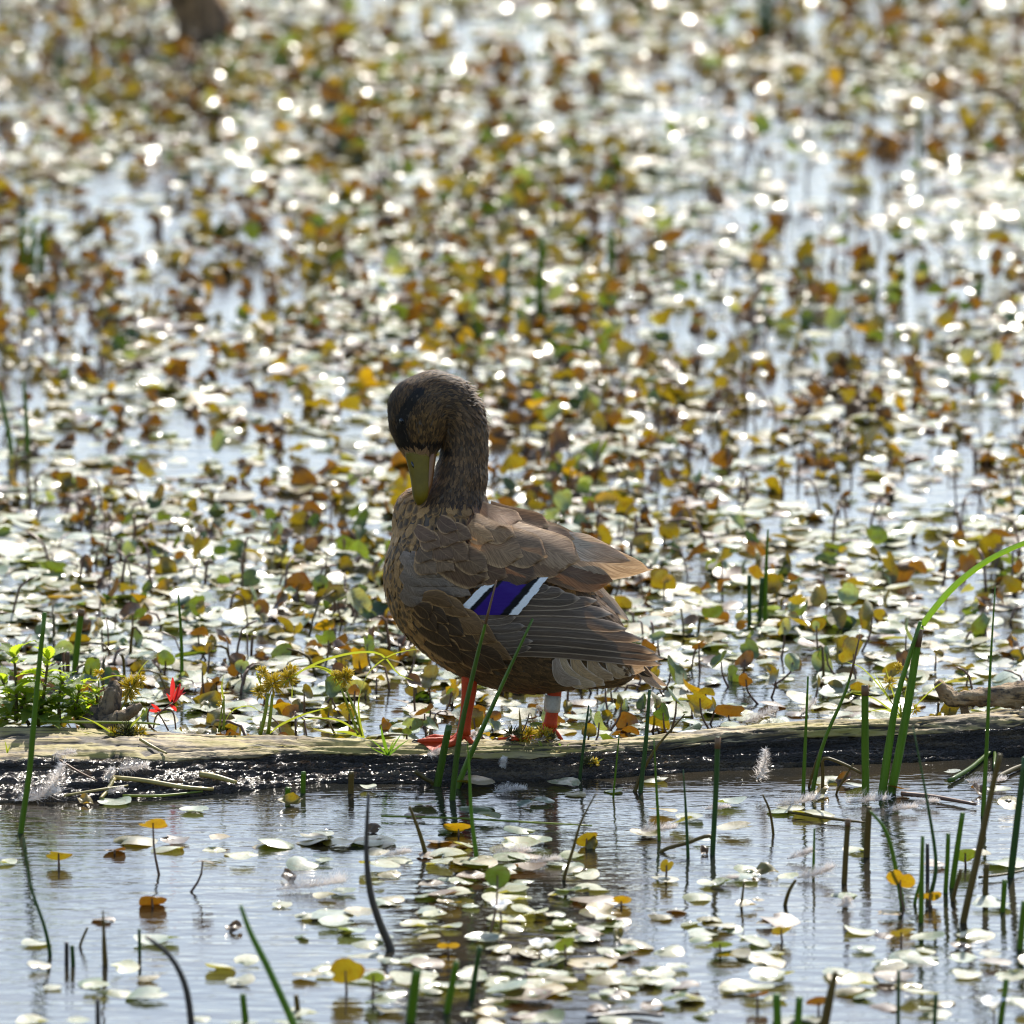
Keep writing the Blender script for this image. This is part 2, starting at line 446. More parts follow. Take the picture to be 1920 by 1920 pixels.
wet = np.clip((0.60 - ang[None, :] + (fbm(Xg * 7 + 5, arc * 30) - 0.5) * 0.10) / 0.07, 0, 1)
wet = np.maximum(wet, np.clip((ang[None, :] - 0.86) / 0.06, 0, 1))
wet = wet * (1 - 0.25 * mixl * (Xg < -0.42) * (fbm(Xg * 10, arc * 60) > 0.5))
amp = 0.0045 + 0.003 * wet
disp = gr * amp * 2.1 + big * 0.011 + fin * (0.0022 + 0.0050 * wet) - crack * 0.075
dispn = np.stack([0 * disp, ny_ * disp, nz_ * disp], -1)
Vlog = np.stack([Xg, Yg, Zg], -1) + dispn
log_c = np.array([0, 0, 0.0])
Flog = grid_faces(NX, NA)
lo = obj('fallen_log', meshdata('fallen_log', Vlog.reshape(-1, 3), Flog, M['log'], cols={'wet': np.stack([wet, np.clip(crack * 16, 0, 1), np.clip((-0.62 - Xg) / 0.2, 0, 1) + 0 * wet], -1).reshape(-1, 3)}))
tag(lo, 'long fallen log half sunk in the water under the duck', 'log')
def logz(x, y):
    i = int(np.argmin(np.abs(xs - x)))
    r = Vlog[i]; m = r[:, 2] > -0.005
    o = np.argsort(r[m][:, 1])
    return float(np.interp(y, r[m][o, 1], r[m][o, 2]))
def hitlog(px, py, up=0.003):
    c = at(px, py, 0.0)[0]; i = int(np.argmin(np.abs(xs - c)))
    for y in np.linspace(yf[i] - 0.03, yc[i] + 0.06, 240):
        p = at(px, py, y)
        if p[2] <= max(logz(p[0], y), 0.0) + up or p[2] <= 0.002: return np.array([p[0], y, max(logz(p[0], y), 0.0) + up])
    p = at(px, py, yc[i]); return np.array([p[0], p[1], max(logz(p[0], p[1]), 0) + up])
def knobby(name, P, R, mat, parent=None, n=14, wob=0.5, seed=0, m=26, **kw):
    Q = smooth_path(P, m); RR = np.interp(np.linspace(0, 1, m), np.linspace(0, 1, len(R)), R)
    v, f = tube(Q, RR, n, 1.0, wob, seed)
    return build(name, v, f, mat, parent, **kw)
# branch stubs on the log's left
a3 = lambda px, py, Y: at(px, py, Y)
knobby('branch_stub', [a3(165, 1372, 0.03), a3(188, 1348, 0.035), a3(207, 1318, 0.04), a3(213, 1292, 0.045), a3(211, 1276, 0.047)],
       np.array([30, 25, 20, 15, 7]) * K, M['stubwood'], lo, wob=0.45, seed=2)
knobby('branch_stub', [a3(195, 1362, 0.02), a3(225, 1346, 0.02), a3(247, 1333, 0.022), a3(265, 1322, 0.025)],
       np.array([20, 15, 11, 6]) * K, M['stubwood'], lo, wob=0.4, seed=4)
if False: knobby('knot', [a3(190, 1428, -0.085), a3(190, 1424, -0.095)], np.array([13, 9]) * K, M['stick'], lo, m=6, seed=9)
# driftwood branch behind the log on the right
YB = 0.17
br = knobby('driftwood_branch', [a3(1757, 1278, YB), a3(1772, 1297, YB), a3(1790, 1312, YB), a3(1815, 1309, YB), a3(1845, 1307, YB), a3(1880, 1306, YB), a3(1925, 1297, YB), a3(1990, 1290, YB), a3(2080, 1300, YB)],
            np.array([7, 13, 15, 14, 16, 19, 20, 19, 14]) * K, M['drywood'], None, n=16, wob=0.55, seed=6, m=44)
tag(br, 'gnarled tan driftwood branch lying behind the right end of the log', 'branch')
knobby('branch_leg', [a3(1806, 1312, YB), a3(1808, 1330, YB), a3(1812, 1345, YB)], np.array([10, 7, 8]) * K, M['drywood'], br, m=8, seed=8)
knobby('branch_leg', [a3(1905, 1300, YB), a3(1906, 1328, YB), a3(1908, 1350, YB)], np.array([12, 9, 8]) * K, M['drywood'], br, m=8, seed=12)
# far blurred stump
p0 = onwater(352, 78)
st = knobby('tree_stump', [p0 + np.array(q) for q in ((0.03, 0.02, -0.03), (0.015, 0.02, 0.05), (-0.01, 0.0, 0.11), (-0.03, -0.02, 0.17), (-0.035, -0.02, 0.20))],
            [0.045, 0.04, 0.037, 0.034, 0.02], M['stumpwood'], None, n=14, wob=0.4, seed=21)
tag(st, 'blurred brown broken stump far out among the pond leaves', 'stump')

# ================================================================== duck
# modelled in picture units (x right, y down, d away), one unit = K metres
def rotq(q, a):
    c, s = math.cos(a), math.sin(a)
    return np.stack([q[..., 0] * c + q[..., 1] * s, -q[..., 0] * s + q[..., 1] * c, q[..., 2]], -1)
BODY = [((940, 1122, 4), (185, 128, 112), 22), ((822, 1075, -4), (100, 128, 96), 8), ((940, 1185, 2), (190, 104, 98), 17),
        ((1070, 1190, 14), (105, 84, 78), 24), ((1112, 1240, 16), (80, 44, 56), 14), ((920, 1045, 2), (135, 88, 96), 12),
        ((1005, 1075, 8), (110, 92, 90), 28), ((800, 985, 12), (58, 75, 58), -25)]
NECK = [(845, 1000, 4, 66), (852, 945, 2, 55), (864, 895, 0, 47), (871, 850, 0, 41.5), (868, 812, 0, 44), (858, 778, -3, 48), (838, 757, -8, 52)]
HEAD = [(838, 757, -8, 52), (812, 752, -12, 54), (790, 768, -20, 60), (786, 796, -28, 53), (786, 824, -36, 39), (789, 846, -40, 27)]
def ell(q, c, r, deg):
    p = rotq(q - np.array(c, float), math.radians(deg)) / np.array(r, float)
    n = np.linalg.norm(p, axis=-1)
    g = np.linalg.norm(p / np.array(r, float), axis=-1) + 1e-9
    return n * (n - 1) / g
def cone(q, a, b, depth=1.0):
    A = np.array(a[:3], float); B = np.array(b[:3], float); ab = B - A
    t = np.clip(((q - A) @ ab) / (ab @ ab), 0, 1)
    dv = q - (A + t[..., None] * ab)
    if depth != 1.0: dv = dv * np.array([1, 1, 1 / depth])
    return np.linalg.norm(dv, axis=-1) - (a[3] + t * (b[3] - a[3]))
def smin(a, b, k):
    h = np.clip(0.5 + 0.5 * (b - a) / k, 0, 1)
    return b * (1 - h) + a * h - k * h * (1 - h)
def sdf(q):
    f = None
    for c, r, a in BODY:
        e = ell(q, c, r, a); f = e if f is None else smin(f, e, 26)
    nk = None
    for a, b in zip(NECK[:-1], NECK[1:]):
        e = cone(q, a, b); nk = e if nk is None else smin(nk, e, 8)
    f = smin(f, nk, 34)
    hd = None
    for a, b in zip(HEAD[:-1], HEAD[1:]):
        e = cone(q, a, b, 0.9); hd = e if hd is None else smin(hd, e, 10)
    return smin(f, hd, 5)
def sgrad(q, e=1.5):
    g = np.stack([sdf(q + np.eye(3)[i] * e) - sdf(q - np.eye(3)[i] * e) for i in range(3)], -1)
    return g / (np.linalg.norm(g, axis=-1, keepdims=True) + 1e-9)
def tosurf(q, it=3):
    for _ in range(it):
        g = sgrad(q); q = q - g * sdf(q)[..., None] * 0.9
    return q
def W3(q):
    q = np.asarray(q, float)
    return at(q[..., 0], q[..., 1], q[..., 2] * K)

def surface_nets(F, org, h):
    s = F < 0; nx, ny, nz = F.shape
    acc = np.zeros((nx - 1, ny - 1, nz - 1, 3)); cnt = np.zeros((nx - 1, ny - 1, nz - 1))
    def sl(o): return tuple(slice(a, n - 1 + a) for a, n in zip(o, (nx, ny, nz)))
    for ax in range(3):
        o2 = [i for i in range(3) if i != ax]
        for i in (0, 1):
            for j in (0, 1):
                a = [0, 0, 0]; a[o2[0]] = i; a[o2[1]] = j; b = list(a); b[ax] = 1
                fa, fb = F[sl(a)], F[sl(b)]; cr = (fa < 0) != (fb < 0)
                t = np.where(cr, fa / np.where(cr, fa - fb, 1), 0)
                for c in range(3): acc[..., c] += np.where(cr, (t if c == ax else a[c]), 0)
                cnt += cr
    act = cnt > 0
    idx = -np.ones(act.shape, int); idx[act] = np.arange(act.sum())
    ii = np.argwhere(act)
    V = (ii + acc[act] / cnt[act][:, None]) * h + org
    faces = []
    for ax in range(3):
        o = [i for i in range(3) if i != ax]
        a = [slice(None)] * 3; b = [slice(None)] * 3
        a[ax] = slice(0, -1); b[ax] = slice(1, None)
        cr = s[tuple(a)] != s[tuple(b)]
        e = np.argwhere(cr)
        e = e[(e[:, o[0]] > 0) & (e[:, o[1]] > 0) & (e[:, o[0]] < F.shape[o[0]] - 1) & (e[:, o[1]] < F.shape[o[1]] - 1)]
        def nb(d0, d1):
            k = e.copy(); k[:, o[0]] -= d0; k[:, o[1]] -= d1; return idx[k[:, 0], k[:, 1], k[:, 2]]
        q = np.stack([nb(1, 1), nb(0, 1), nb(0, 0), nb(1, 0)], -1)
        flip = s[e[:, 0], e[:, 1], e[:, 2]] ^ (ax == 1)
        q[~flip] = q[~flip][:, ::-1]
        faces.append(q)
    return V, np.concatenate(faces)

H = 5.0
gx_ = np.arange(700, 1260, H); gy_ = np.arange(680, 1320, H); gz_ = np.arange(-140, 150, H)
G = np.stack(np.meshgrid(gx_, gy_, gz_, indexing='ij'), -1)
Fv = sdf(G)
BV, BF = surface_nets(Fv, np.array([gx_[0], gy_[0], gz_[0]]), H)
BV = tosurf(BV, 1)
duck_base = at(950, 1386, 0.0)
duck = thing('duck', duck_base, 'brown mottled duck preening with its bill tucked to its breast on the log', 'duck')
build('body', W3(BV), BF, M['skin'], duck)

# --- small contour feathers
LINE = smooth_path([(789, 848, -40), (786, 796, -28), (792, 762, -20), (815, 752, -12), (848, 764, -4), (868, 812, 0), (870, 860, 0), (858, 930, 2), (850, 985, 4),
                    (885, 1060, 4), (985, 1125, 6), (1100, 1185, 12), (1230, 1260, 16)], 90)
LT = np.gradient(LINE, axis=0); LT /= np.linalg.norm(LT, axis=1)[:, None]
tri = BV[BF]                                             # n,4,3
fc = tri.mean(1)
fa = np.linalg.norm(np.cross(tri[:, 2] - tri[:, 0], tri[:, 3] - tri[:, 1]), axis=1) * 0.5
def region(c):
    """0 head, 1 neck, 2 breast, 3 belly and rear, 4 back"""
    x, y = c[:, 0], c[:, 1]
    r = np.full(len(c), 2)
    r[(y > 1165) & (x > 830)] = 3
    r[(x > 1040) & (y > 1100)] = 3
    r[(y < 1060) & (x > 880)] = 4
    r[(y < 945 - (x < 800) * 60)] = 1
    r[(y < 850) & (x < 850) | (y < 760)] = 0
    return r
RL = np.array([10.5, 14.0, 26.0, 23.0, 34.0]); RW = np.array([3.6, 4.6, 17.0, 7.0, 20.0]); RC = np.array([4.2, 4.0, 3.4, 4.5, 3.2])
rg = region(fc)
dens = fa / (RL * RW)[rg] * RC[rg]
cntf = rng.poisson(dens)
fi = np.repeat(np.arange(len(fc)), cntf)
bar = rng.random((len(fi), 2))
q4 = tri[fi]
pts = (q4[:, 0] * ((1 - bar[:, :1]) * (1 - bar[:, 1:])) + q4[:, 1] * (bar[:, :1] * (1 - bar[:, 1:])) + q4[:, 2] * (bar[:, :1] * bar[:, 1:]) + q4[:, 3] * ((1 - bar[:, :1]) * bar[:, 1:]))
pts = tosurf(pts, 1)
rg = region(pts)
nrm = sgrad(pts)
flow = np.zeros_like(pts)
for i0 in range(0, len(pts), 4000):
    P = pts[i0:i0 + 4000]
    d2 = ((P[:, None] - LINE[None]) ** 2).sum(-1)
    wgt = np.exp(-(d2 - d2.min(1, keepdims=True)) / 900.0)
    flow[i0:i0 + 4000] = wgt @ LT
lowb = (rg == 2) & (pts[:, 0] < 900)
flow[lowb] = flow[lowb] * 0.6 + np.array([0.25, 0.75, 0])
flow += rng.normal(0, 0.16, flow.shape)
flow -= (flow * nrm).sum(1, keepdims=True) * nrm
flow /= np.linalg.norm(flow, axis=1, keepdims=True) + 1e-9
side = np.cross(nrm, flow)
nf = len(pts)
L = RL[rg] * rng.uniform(0.75, 1.3, nf); Wd = RW[rg] * rng.uniform(0.75, 1.2, nf)
US = np.array([0.0, 0.35, 0.72, 1.0]); WS = np.array([0.45, 0.95, 0.85, 0.18]); VS = np.array([-1.0, 0.0, 1.0])
lift = np.array([0.6, 1.0, 1.2, 1.5, 1.5])[rg] + rng.uniform(0, 1.0, nf) + (pts[:, 0] > 868) * (pts[:, 1] < 790) * rng.uniform(0, 1, nf) ** 3 * 7
vt = np.zeros((nf, 4, 3, 3)); 
for a, u in enumerate(US):
    c = tosurf(pts + flow * (L * u)[:, None], 2); n2 = sgrad(c)
    for b, v in enumerate(VS):
        vt[:, a, b] = c + side * (Wd * 0.5 * WS[a] * v)[:, None] + n2 * (0.4 + lift * u * 1.5 + (1 - abs(v)) * Wd * 0.05)[:, None]
uvs = np.zeros((nf, 4, 3, 2)); uvs[..., 0] = US[None, :, None]; uvs[..., 1] = VS[None, None, :]
# colours of the plumage
def lerp(a, b, t): return np.asarray(a) * (1 - t)[:, None] + np.asarray(b) * t[:, None]
cA = np.zeros((nf, 3)); cE = np.zeros((nf, 3)); rr = rng.random(nf)
px_, py_ = pts[:, 0], pts[:, 1]
m = rg == 0; cA[m] = lerp((0.045, 0.032, 0.020), (0.24, 0.175, 0.095), rr[m] ** 2.2); cE[m] = cA[m] * 1.3
def segd(x, y, pl):
    d = np.full(len(x), 1e9)
    for (x0, y0), (x1, y1) in zip(pl[:-1], pl[1:]):
        t = np.clip(((x - x0) * (x1 - x0) + (y - y0) * (y1 - y0)) / ((x1 - x0) ** 2 + (y1 - y0) ** 2), 0, 1)
        d = np.minimum(d, np.hypot(x - x0 - t * (x1 - x0), y - y0 - t * (y1 - y0)))
    return d
eye_line = segd(px_, py_, [(781, 740), (765, 768), (753, 793), (757, 822), (768, 850)])
front = pts[:, 2] < 20
m = (rg == 0) & (eye_line < 7 + 4 * rr) & front; cA[m] = (0.012, 0.010, 0.009); cE[m] = cA[m]
m = (rg == 0) & (py_ > 836) & front & (rr > 0.3); cA[m] = (0.016, 0.012, 0.010); cE[m] = cA[m]
crown = (rg == 0) & (px_ < 742 + 0.25 * np.abs(py_ - 770)) & (eye_line > 8); cA[crown] *= 0.62; cE[crown] *= 0.62
cheek = (rg == 0) & (np.hypot(px_ - 800, py_ - 815) < 36) & (py_ < 836); cA[cheek] = cA[cheek] * np.array([1.25, 1.2, 0.95])
m = rg == 1; cA[m] = lerp((0.06, 0.044, 0.03), (0.26, 0.19, 0.115), rr[m] ** 1.9); cE[m] = cA[m] * 1.4
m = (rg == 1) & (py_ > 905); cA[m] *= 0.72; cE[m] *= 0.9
m = (rg == 1) & (px_ < 800); cA[m] = (0.34, 0.25, 0.16); cE[m] = (0.5, 0.38, 0.26)
m = rg == 2; cA[m] = lerp((0.065, 0.040, 0.022), (0.13, 0.08, 0.04), rr[m]); cE[m] = lerp((0.27, 0.165, 0.075), (0.36, 0.235, 0.12), rng.random(m.sum()))
m = rg == 3; cA[m] = lerp((0.050, 0.036, 0.022), (0.14, 0.10, 0.055), rr[m] ** 1.5); cE[m] = cA[m] * 1.9
m = rg == 4; cA[m] = lerp((0.10, 0.065, 0.04), (0.17, 0.11, 0.065), rr[m]); cE[m] = lerp((0.26, 0.17, 0.09), (0.34, 0.23, 0.13), rr[m])
WARM = np.array([1.75, 1.36, 0.98]) * np.array([0.62, 0.66, 1.0, 0.95, 0.95])[rg][:, None]; cA *= WARM; cE *= WARM; cA[rg == 2] *= 0.8; cE[rg == 2] *= 1.12; cE[rg < 2] *= 1.2
Fq = grid_faces(4, 3)
colv = np.repeat(cA[:, None], 12, 1).reshape(nf, 4, 3, 3); edv = np.repeat(cE[:, None], 12, 1).reshape(nf, 4, 3, 3)
br_ = np.where(rg == 2)[0]; bf = np.array([0.56, 0.315, 0.115]) * rng.uniform(0.6, 1.15, (len(br_), 1)); dk = np.array([0.055, 0.036, 0.022]) * rng.uniform(0.6, 1.6, (len(br_), 1))
colv[br_] = bf[:, None, None]; edv[br_] = bf[:, None, None] * 1.12
spot = rng.random(len(br_)) < 0.6
colv[br_[spot], 1:3, 1] = dk[spot][:, None]; colv[br_[spot], 2, 0] = bf[spot] * 0.55; colv[br_[spot], 2, 2] = bf[spot] * 0.55
names = {0: 'head_plumage', 1: 'neck_plumage', 2: 'breast_plumage', 3: 'belly_plumage', 4: 'back_plumage'}
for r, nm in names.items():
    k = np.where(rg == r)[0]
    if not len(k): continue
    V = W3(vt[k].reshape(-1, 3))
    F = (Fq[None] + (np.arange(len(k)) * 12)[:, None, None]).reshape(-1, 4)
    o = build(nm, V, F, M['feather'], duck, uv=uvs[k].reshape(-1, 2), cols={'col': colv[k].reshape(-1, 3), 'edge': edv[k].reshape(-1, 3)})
    o['kind'] = 'stuff'

# --- smooth near-side sheet that the large feathers lie on
sx_ = np.arange(690, 1300, 10.0); sy_ = np.arange(920, 1340, 10.0)
SX, SY = np.meshgrid(sx_, sy_, indexing='ij')
zz = np.arange(-150, 40, 4.0)
Q = np.stack([np.repeat(SX[..., None], len(zz), -1), np.repeat(SY[..., None], len(zz), -1), np.broadcast_to(zz, SX.shape + (len(zz),))], -1)
ins = sdf(Q) < 0
hit = ins.any(-1); dep = np.where(hit, zz[ins.argmax(-1)], np.nan)
D0 = np.where(hit, dep, 10.0)
for _ in range(300):
    P = np.pad(D0, 1, mode='edge'); A = (P[2:, 1:-1] + P[:-2, 1:-1] + P[1:-1, 2:] + P[1:-1, :-2]) / 4
    D0 = np.where(hit, D0, A)
B = D0.copy()
for _ in range(18):
    P = np.pad(B, 1, mode='edge'); B = (P[2:, 1:-1] + P[:-2, 1:-1] + P[1:-1, 2:] + P[1:-1, :-2] + 2 * P[1:-1, 1:-1]) / 6
SHEET = np.where(hit, np.minimum(B, D0 - 2), B)
for _ in range(4):
    P = np.pad(SHEET, 1, mode='edge'); SHEET = np.minimum(SHEET, (P[2:, 1:-1] + P[:-2, 1:-1] + P[1:-1, 2:] + P[1:-1, :-2] + 2 * P[1:-1, 1:-1]) / 6)
def sheet(x, y):
    fx = np.clip((x - sx_[0]) / 10.0, 0, len(sx_) - 1.001); fy = np.clip((y - sy_[0]) / 10.0, 0, len(sy_) - 1.001)
    i = fx.astype(int); j = fy.astype(int); fx = fx - i; fy = fy - j
    return (SHEET[i, j] * (1 - fx) + SHEET[i + 1, j] * fx) * (1 - fy) + (SHEET[i, j + 1] * (1 - fx) + SHEET[i + 1, j + 1] * fx) * fy

def vane(name, base, tip, width, lay, col, edge, bend=0.0, prof='round', tilt=0.0, mat='feather', rows=16, ragged=0.0, parent=duck, tipfall=0.0):
    b = np.array(base, float); t = np.array(tip, float); ax = t - b; Ln = np.linalg.norm(ax); ax /= Ln; pr = np.array([-ax[1], ax[0]])
    u = np.linspace(0, 1, rows) ** 0.9; cols_ = 7; v = np.linspace(-1, 1, cols_)
    if prof == 'round': wv = np.minimum(0.72 + 0.5 * u, 1.0) * np.sqrt(np.clip(1 - np.clip((u - 0.72) / 0.285, 0, 1) ** 2, 0, 1))
    elif prof == 'wide': wv = (0.55 + 0.45 * np.sin(np.pi * np.clip(u * 1.05, 0, 1)) ** 0.8) * np.sqrt(np.clip(1 - np.clip((u - 0.6) / 0.405, 0, 1) ** 2, 0, 1))
    elif prof == 'bar': wv = 1.0 + 0 * u
    else: wv = np.clip(0.7 + 0.6 * u, 0, 1) * np.clip((1 - u) / 0.45, 0, 1) ** 0.62
    C = b + (u * Ln)[:, None] * ax + (bend * 4 * u * (1 - u))[:, None] * pr
    jit = rng.normal(0, ragged, (rows, cols_)) if ragged else 0
    XY = C[:, None] + (width / 2 * wv[:, None] * v[None])[..., None] * pr
    if prof == 'bar': XY = XY - (v[None] * width / 2 * (0.99 - 0.15 * u[:, None]))[..., None] * ax
    if prof != 'bar': XY = XY - ((np.abs(v) ** 2)[None] * width * 0.16 * u[:, None])[..., None] * ax
    if ragged: XY = XY + jit[..., None] * ax
    d = sheet(XY[..., 0], XY[..., 1]) - lay + (v ** 2)[None] * min(2.0, width * 0.07 if prof != 'bar' else 0.15) + tilt * v[None] * width / 2 + tipfall * (u ** 2)[:, None]
    Vv = W3(np.concatenate([XY, d[..., None]], -1).reshape(-1, 3))
    uv = np.stack([np.repeat(u[:, None], cols_, 1), np.repeat(v[None], rows, 0)], -1).reshape(-1, 2)
    n = len(Vv); wm = np.array([1.55, 1.33, 1.1]) if mat == 'feather' and col[0] < 0.27 else np.array([1.22, 1.10, 0.95]) if mat == 'feather' else 1.0
    cv = np.asarray(col) * rng.uniform(0.82, 1.2) * wm * 1.12; edge = np.minimum(np.asarray(edge) * wm, 0.75)
    return build(name, Vv, grid_faces(rows, cols_), M[mat], parent, uv=uv, cols={'col': np.repeat([cv], n, 0), 'edge': np.repeat([np.asarray(edge, float)], n, 0)})
def c2(x, y): return (690 + 0.3021 * x, 920 + 0.3021 * y)       # close-up coordinates -> picture
def c3(x, y): return (840 + 0.21875 * x, 1060 + 0.21875 * y)

GREY = (0.155, 0.130, 0.115); DARK = (0.068, 0.055, 0.046); BROWN = (0.135, 0.088, 0.052); BUFF = (0.36, 0.26, 0.155)
# tail and far wing, behind
for (b, t, wd, lay, cl) in [(c3(1250, 150), c3(1560, 480), 26, -26, (0.42, 0.40, 0.38)), (c3(1230, 160), c3(1490, 430), 24, -22, (0.30, 0.26, 0.22)),
                            (c3(1170, 150), c3(1350, 270), 24, -17, (0.20, 0.15, 0.11)), (c3(1560, 800), c3(1890, 1040), 20, -26, (0.34, 0.29, 0.25)),
                            (c3(1600, 820), c3(1850, 1070), 17, -22, (0.36, 0.32, 0.28)), (c3(1640, 830), c3(1760, 960), 20, -19, (0.03, 0.025, 0.02))]:
    vane('tail_feather', b, t, wd, lay, cl, (0.5, 0.46, 0.42), 6, 'point')
# pale undertail coverts, fanned
for i, (b, t, wd, bd) in enumerate([(c3(1500, 780), c3(1690, 900), 24, 10), (c3(1380, 770), c3(1570, 950), 28, 12), (c3(1230, 770), c3(1420, 985), 30, 14),
                                    (c3(1080, 760), c3(1345, 1030), 30, 16), (c3(975, 770), c3(1270, 1040), 27, 19), (c3(925, 790), c3(1140, 1025), 26, 17)]):
    vane('undertail_feather', b, t, wd, 3 + 1.6 * i, [(0.36, 0.30, 0.24), (0.42, 0.33, 0.23), (0.38, 0.29, 0.20), (0.46, 0.35, 0.23), (0.44, 0.37, 0.28), (0.34, 0.30, 0.28)][i], (0.62, 0.58, 0.56), bd, 'round')
# primaries: long dark strips stacked down the wing, lowest one deepest
prim = [((640, 735), (1835, 850), 17), ((700, 690), (1848, 800), 19), ((720, 628), (1775, 745), 19), ((640, 555), (1665, 635), 20),
        ((640, 482), (1535, 545), 20), ((580, 400), (1405, 415), 20), ((620, 335), (1280, 300), 19), ((650, 262), (1135, 285), 22), ((700, 215), (1000, 225), 19), ((720, 180), (880, 190), 14)]
for i, (b, t, wd) in enumerate(prim):
    vane('primary_feather', c3(b[0] - 180, b[1] + 10), c3(*t), wd * 1.28, 13 + 1.5 * i, DARK if i % 2 else (0.075, 0.060, 0.049), (0.36, 0.32, 0.28), -7 if i < 6 else 3, 'round', tilt=-0.10, tipfall=2)
for i, (b, t, wd) in enumerate([((250, 715), (715, 705), 17), ((250, 660), (730, 650), 17), ((250, 600), (690, 590), 18), ((230, 530), (660, 520), 19), ((220, 470), (585, 445), 20), ((200, 425), (560, 395), 17)]):
    vane('secondary_feather', c3(*b), c3(*t), wd, 24 + 1.2 * i, (0.08, 0.068, 0.060), (0.30, 0.27, 0.245), 4, 'round', tilt=-0.10)
# speculum: banded secondaries
ns = 9
for i in range(ns):
    f = i / (ns - 1)
    y = 128 + f * 268
    x0 = 345 - f * 265 - 20 * math.sin(f * 3); x1 = 835 - f * 225 + 12 * math.sin(f * 3)
    x0 += rng.normal(0, 4); x1 += rng.normal(0, 3)
    vane('speculum_feather', c3(x0, y + 8 - 4 * f), c3(x1, y - 4 + 10 * f), 9.5, 33 + 0.25 * (ns - i), (0.1 * i + 0.05,) * 3, (0.3, 0.3, 0.3), 0.5, 'bar', tilt=0.0, mat='speculum', rows=20)
# grey wing coverts: smooth overlapping scales
k = 0
for row in range(5):
    for cxx in range(9):
        x = 300 + cxx * 55 + (row % 2) * 26; y = 690 - row * 58
        # inside the grey shoulder patch
        if not (y > 425 and x < 700 and x + 0.0 * y > 265 + max(0, (520 - y)) * 0.2 and x < 745 - (y - 540) * 1.25): continue
        vane('covert_feather', c2(x - 95, y - 62), c2(x + 42, y + 20), 29, 31 + 1.0 * row + 0.25 * (9 - cxx), (0.150, 0.132, 0.118), (0.20, 0.178, 0.16), 2, 'wide', rows=9, ragged=0.2)
# flank feathers below the wing
flk = [((560, 900), (888, 1040)), ((600, 1000), (870, 1110)), ((470, 960), (760, 1120)), ((520, 830), (800, 960)), ((430, 860), (690, 1010)), ((380, 920), (590, 1060)), ((470, 760), (720, 880)),
       ((380, 780), (600, 900)), ((320, 830), (500, 970)), ((400, 690), (640, 800)), ((330, 720), (510, 830)), ((290, 760), (420, 880)), ((330, 665), (520, 740)), ((295, 690), (400, 790))]
for i, (b, t) in enumerate(flk):
    b = np.array(b) + rng.normal(0, 10, 2); t = np.array(t) + rng.normal(0, 12, 2)
    vane('flank_feather', c2(*b), c2(*t), (44 - (i > 8) * 10) * rng.uniform(0.85, 1.15), 27 + 1.5 * i, (0.05, 0.033, 0.019) if i % 3 else (0.12, 0.078, 0.04), (0.34, 0.225, 0.11), -6, 'wide', rows=12, ragged=0.4)
# tertials
vane('tertial_feather', c2(1000, 440), c2(1520, 560), 62, 24, (0.085, 0.055, 0.035), (0.16, 0.11, 0.07), 3, 'round')
vane('tertial_feather', c2(1060, 330), c2(1775, 492), 74, 27, (0.36, 0.30, 0.24), (0.56, 0.50, 0.44), 9, 'point', tilt=0.12)
vane('tertial_feather', c2(1010, 300), c2(1640, 440), 52, 30, (0.42, 0.36, 0.30), (0.6, 0.54, 0.48), -6, 'point', tilt=0.05)
# scapulars and back feathers
sc = [((900, 190), (1430, 345), 42, 'point', (0.16, 0.10, 0.058)), ((860, 160), (1275, 292), 40, 'round', (0.12, 0.075, 0.045)), ((760, 110), (1150, 215), 40, 'round', (0.17, 0.11, 0.06)),
      ((880, 380), (1240, 478), 62, 'round', (0.15, 0.10, 0.062)), ((860, 250), (1318, 440), 66, 'round', (0.19, 0.14, 0.095)), ((700, 400), (1060, 545), 60, 'round', (0.075, 0.048, 0.03)),
      ((560, 390), (880, 535), 60, 'round', (0.085, 0.052, 0.03)), ((420, 400), (760, 532), 58, 'round', (0.10, 0.062, 0.036)), ((740, 270), (1120, 430), 66, 'round', (0.18, 0.13, 0.085)),
      ((640, 270), (955, 400), 66, 'round', (0.165, 0.115, 0.07)), ((520, 330), (745, 500), 56, 'round', (0.115, 0.078, 0.048)), ((400, 380), (560, 510), 52, 'wide', (0.13, 0.095, 0.066)),
      ((320, 390), (440, 500), 46, 'wide', (0.15, 0.115, 0.085)), ((640, 180), (900, 275), 52, 'round', (0.20, 0.135, 0.075)), ((620, 215), (810, 310), 48, 'wide', (0.26, 0.17, 0.085)),
      ((500, 300), (632, 420), 46, 'wide', (0.13, 0.085, 0.05)), ((405, 300), (530, 410), 42, 'wide', (0.10, 0.065, 0.04)), ((310, 340), (410, 440), 40, 'wide', (0.115, 0.085, 0.06)),
      ((520, 220), (650, 310), 40, 'wide', (0.10, 0.068, 0.04)), ((430, 240), (560, 320), 38, 'wide', (0.12, 0.078, 0.046)), ((340, 270), (450, 350), 38, 'wide', (0.11, 0.075, 0.048)),
      ((700, 120), (960, 180), 34, 'round', (0.19, 0.12, 0.07)), ((420, 180), (560, 240), 30, 'wide', (0.09, 0.06, 0.038)), ((300, 220), (420, 290), 32, 'wide', (0.10, 0.066, 0.042))]
for i, (b, t, wd, pf, cl) in enumerate(sc):
    b = np.array(b) + rng.normal(0, 9, 2); t = np.array(t) + rng.normal(0, 11, 2)
    vane('scapular_feather', c2(*b), c2(*t), wd * rng.uniform(0.88, 1.15), 30 + 1.25 * i, cl, BUFF if i not in (5, 6) else (0.22, 0.15, 0.09), 4, pf, rows=14, ragged=0.35)

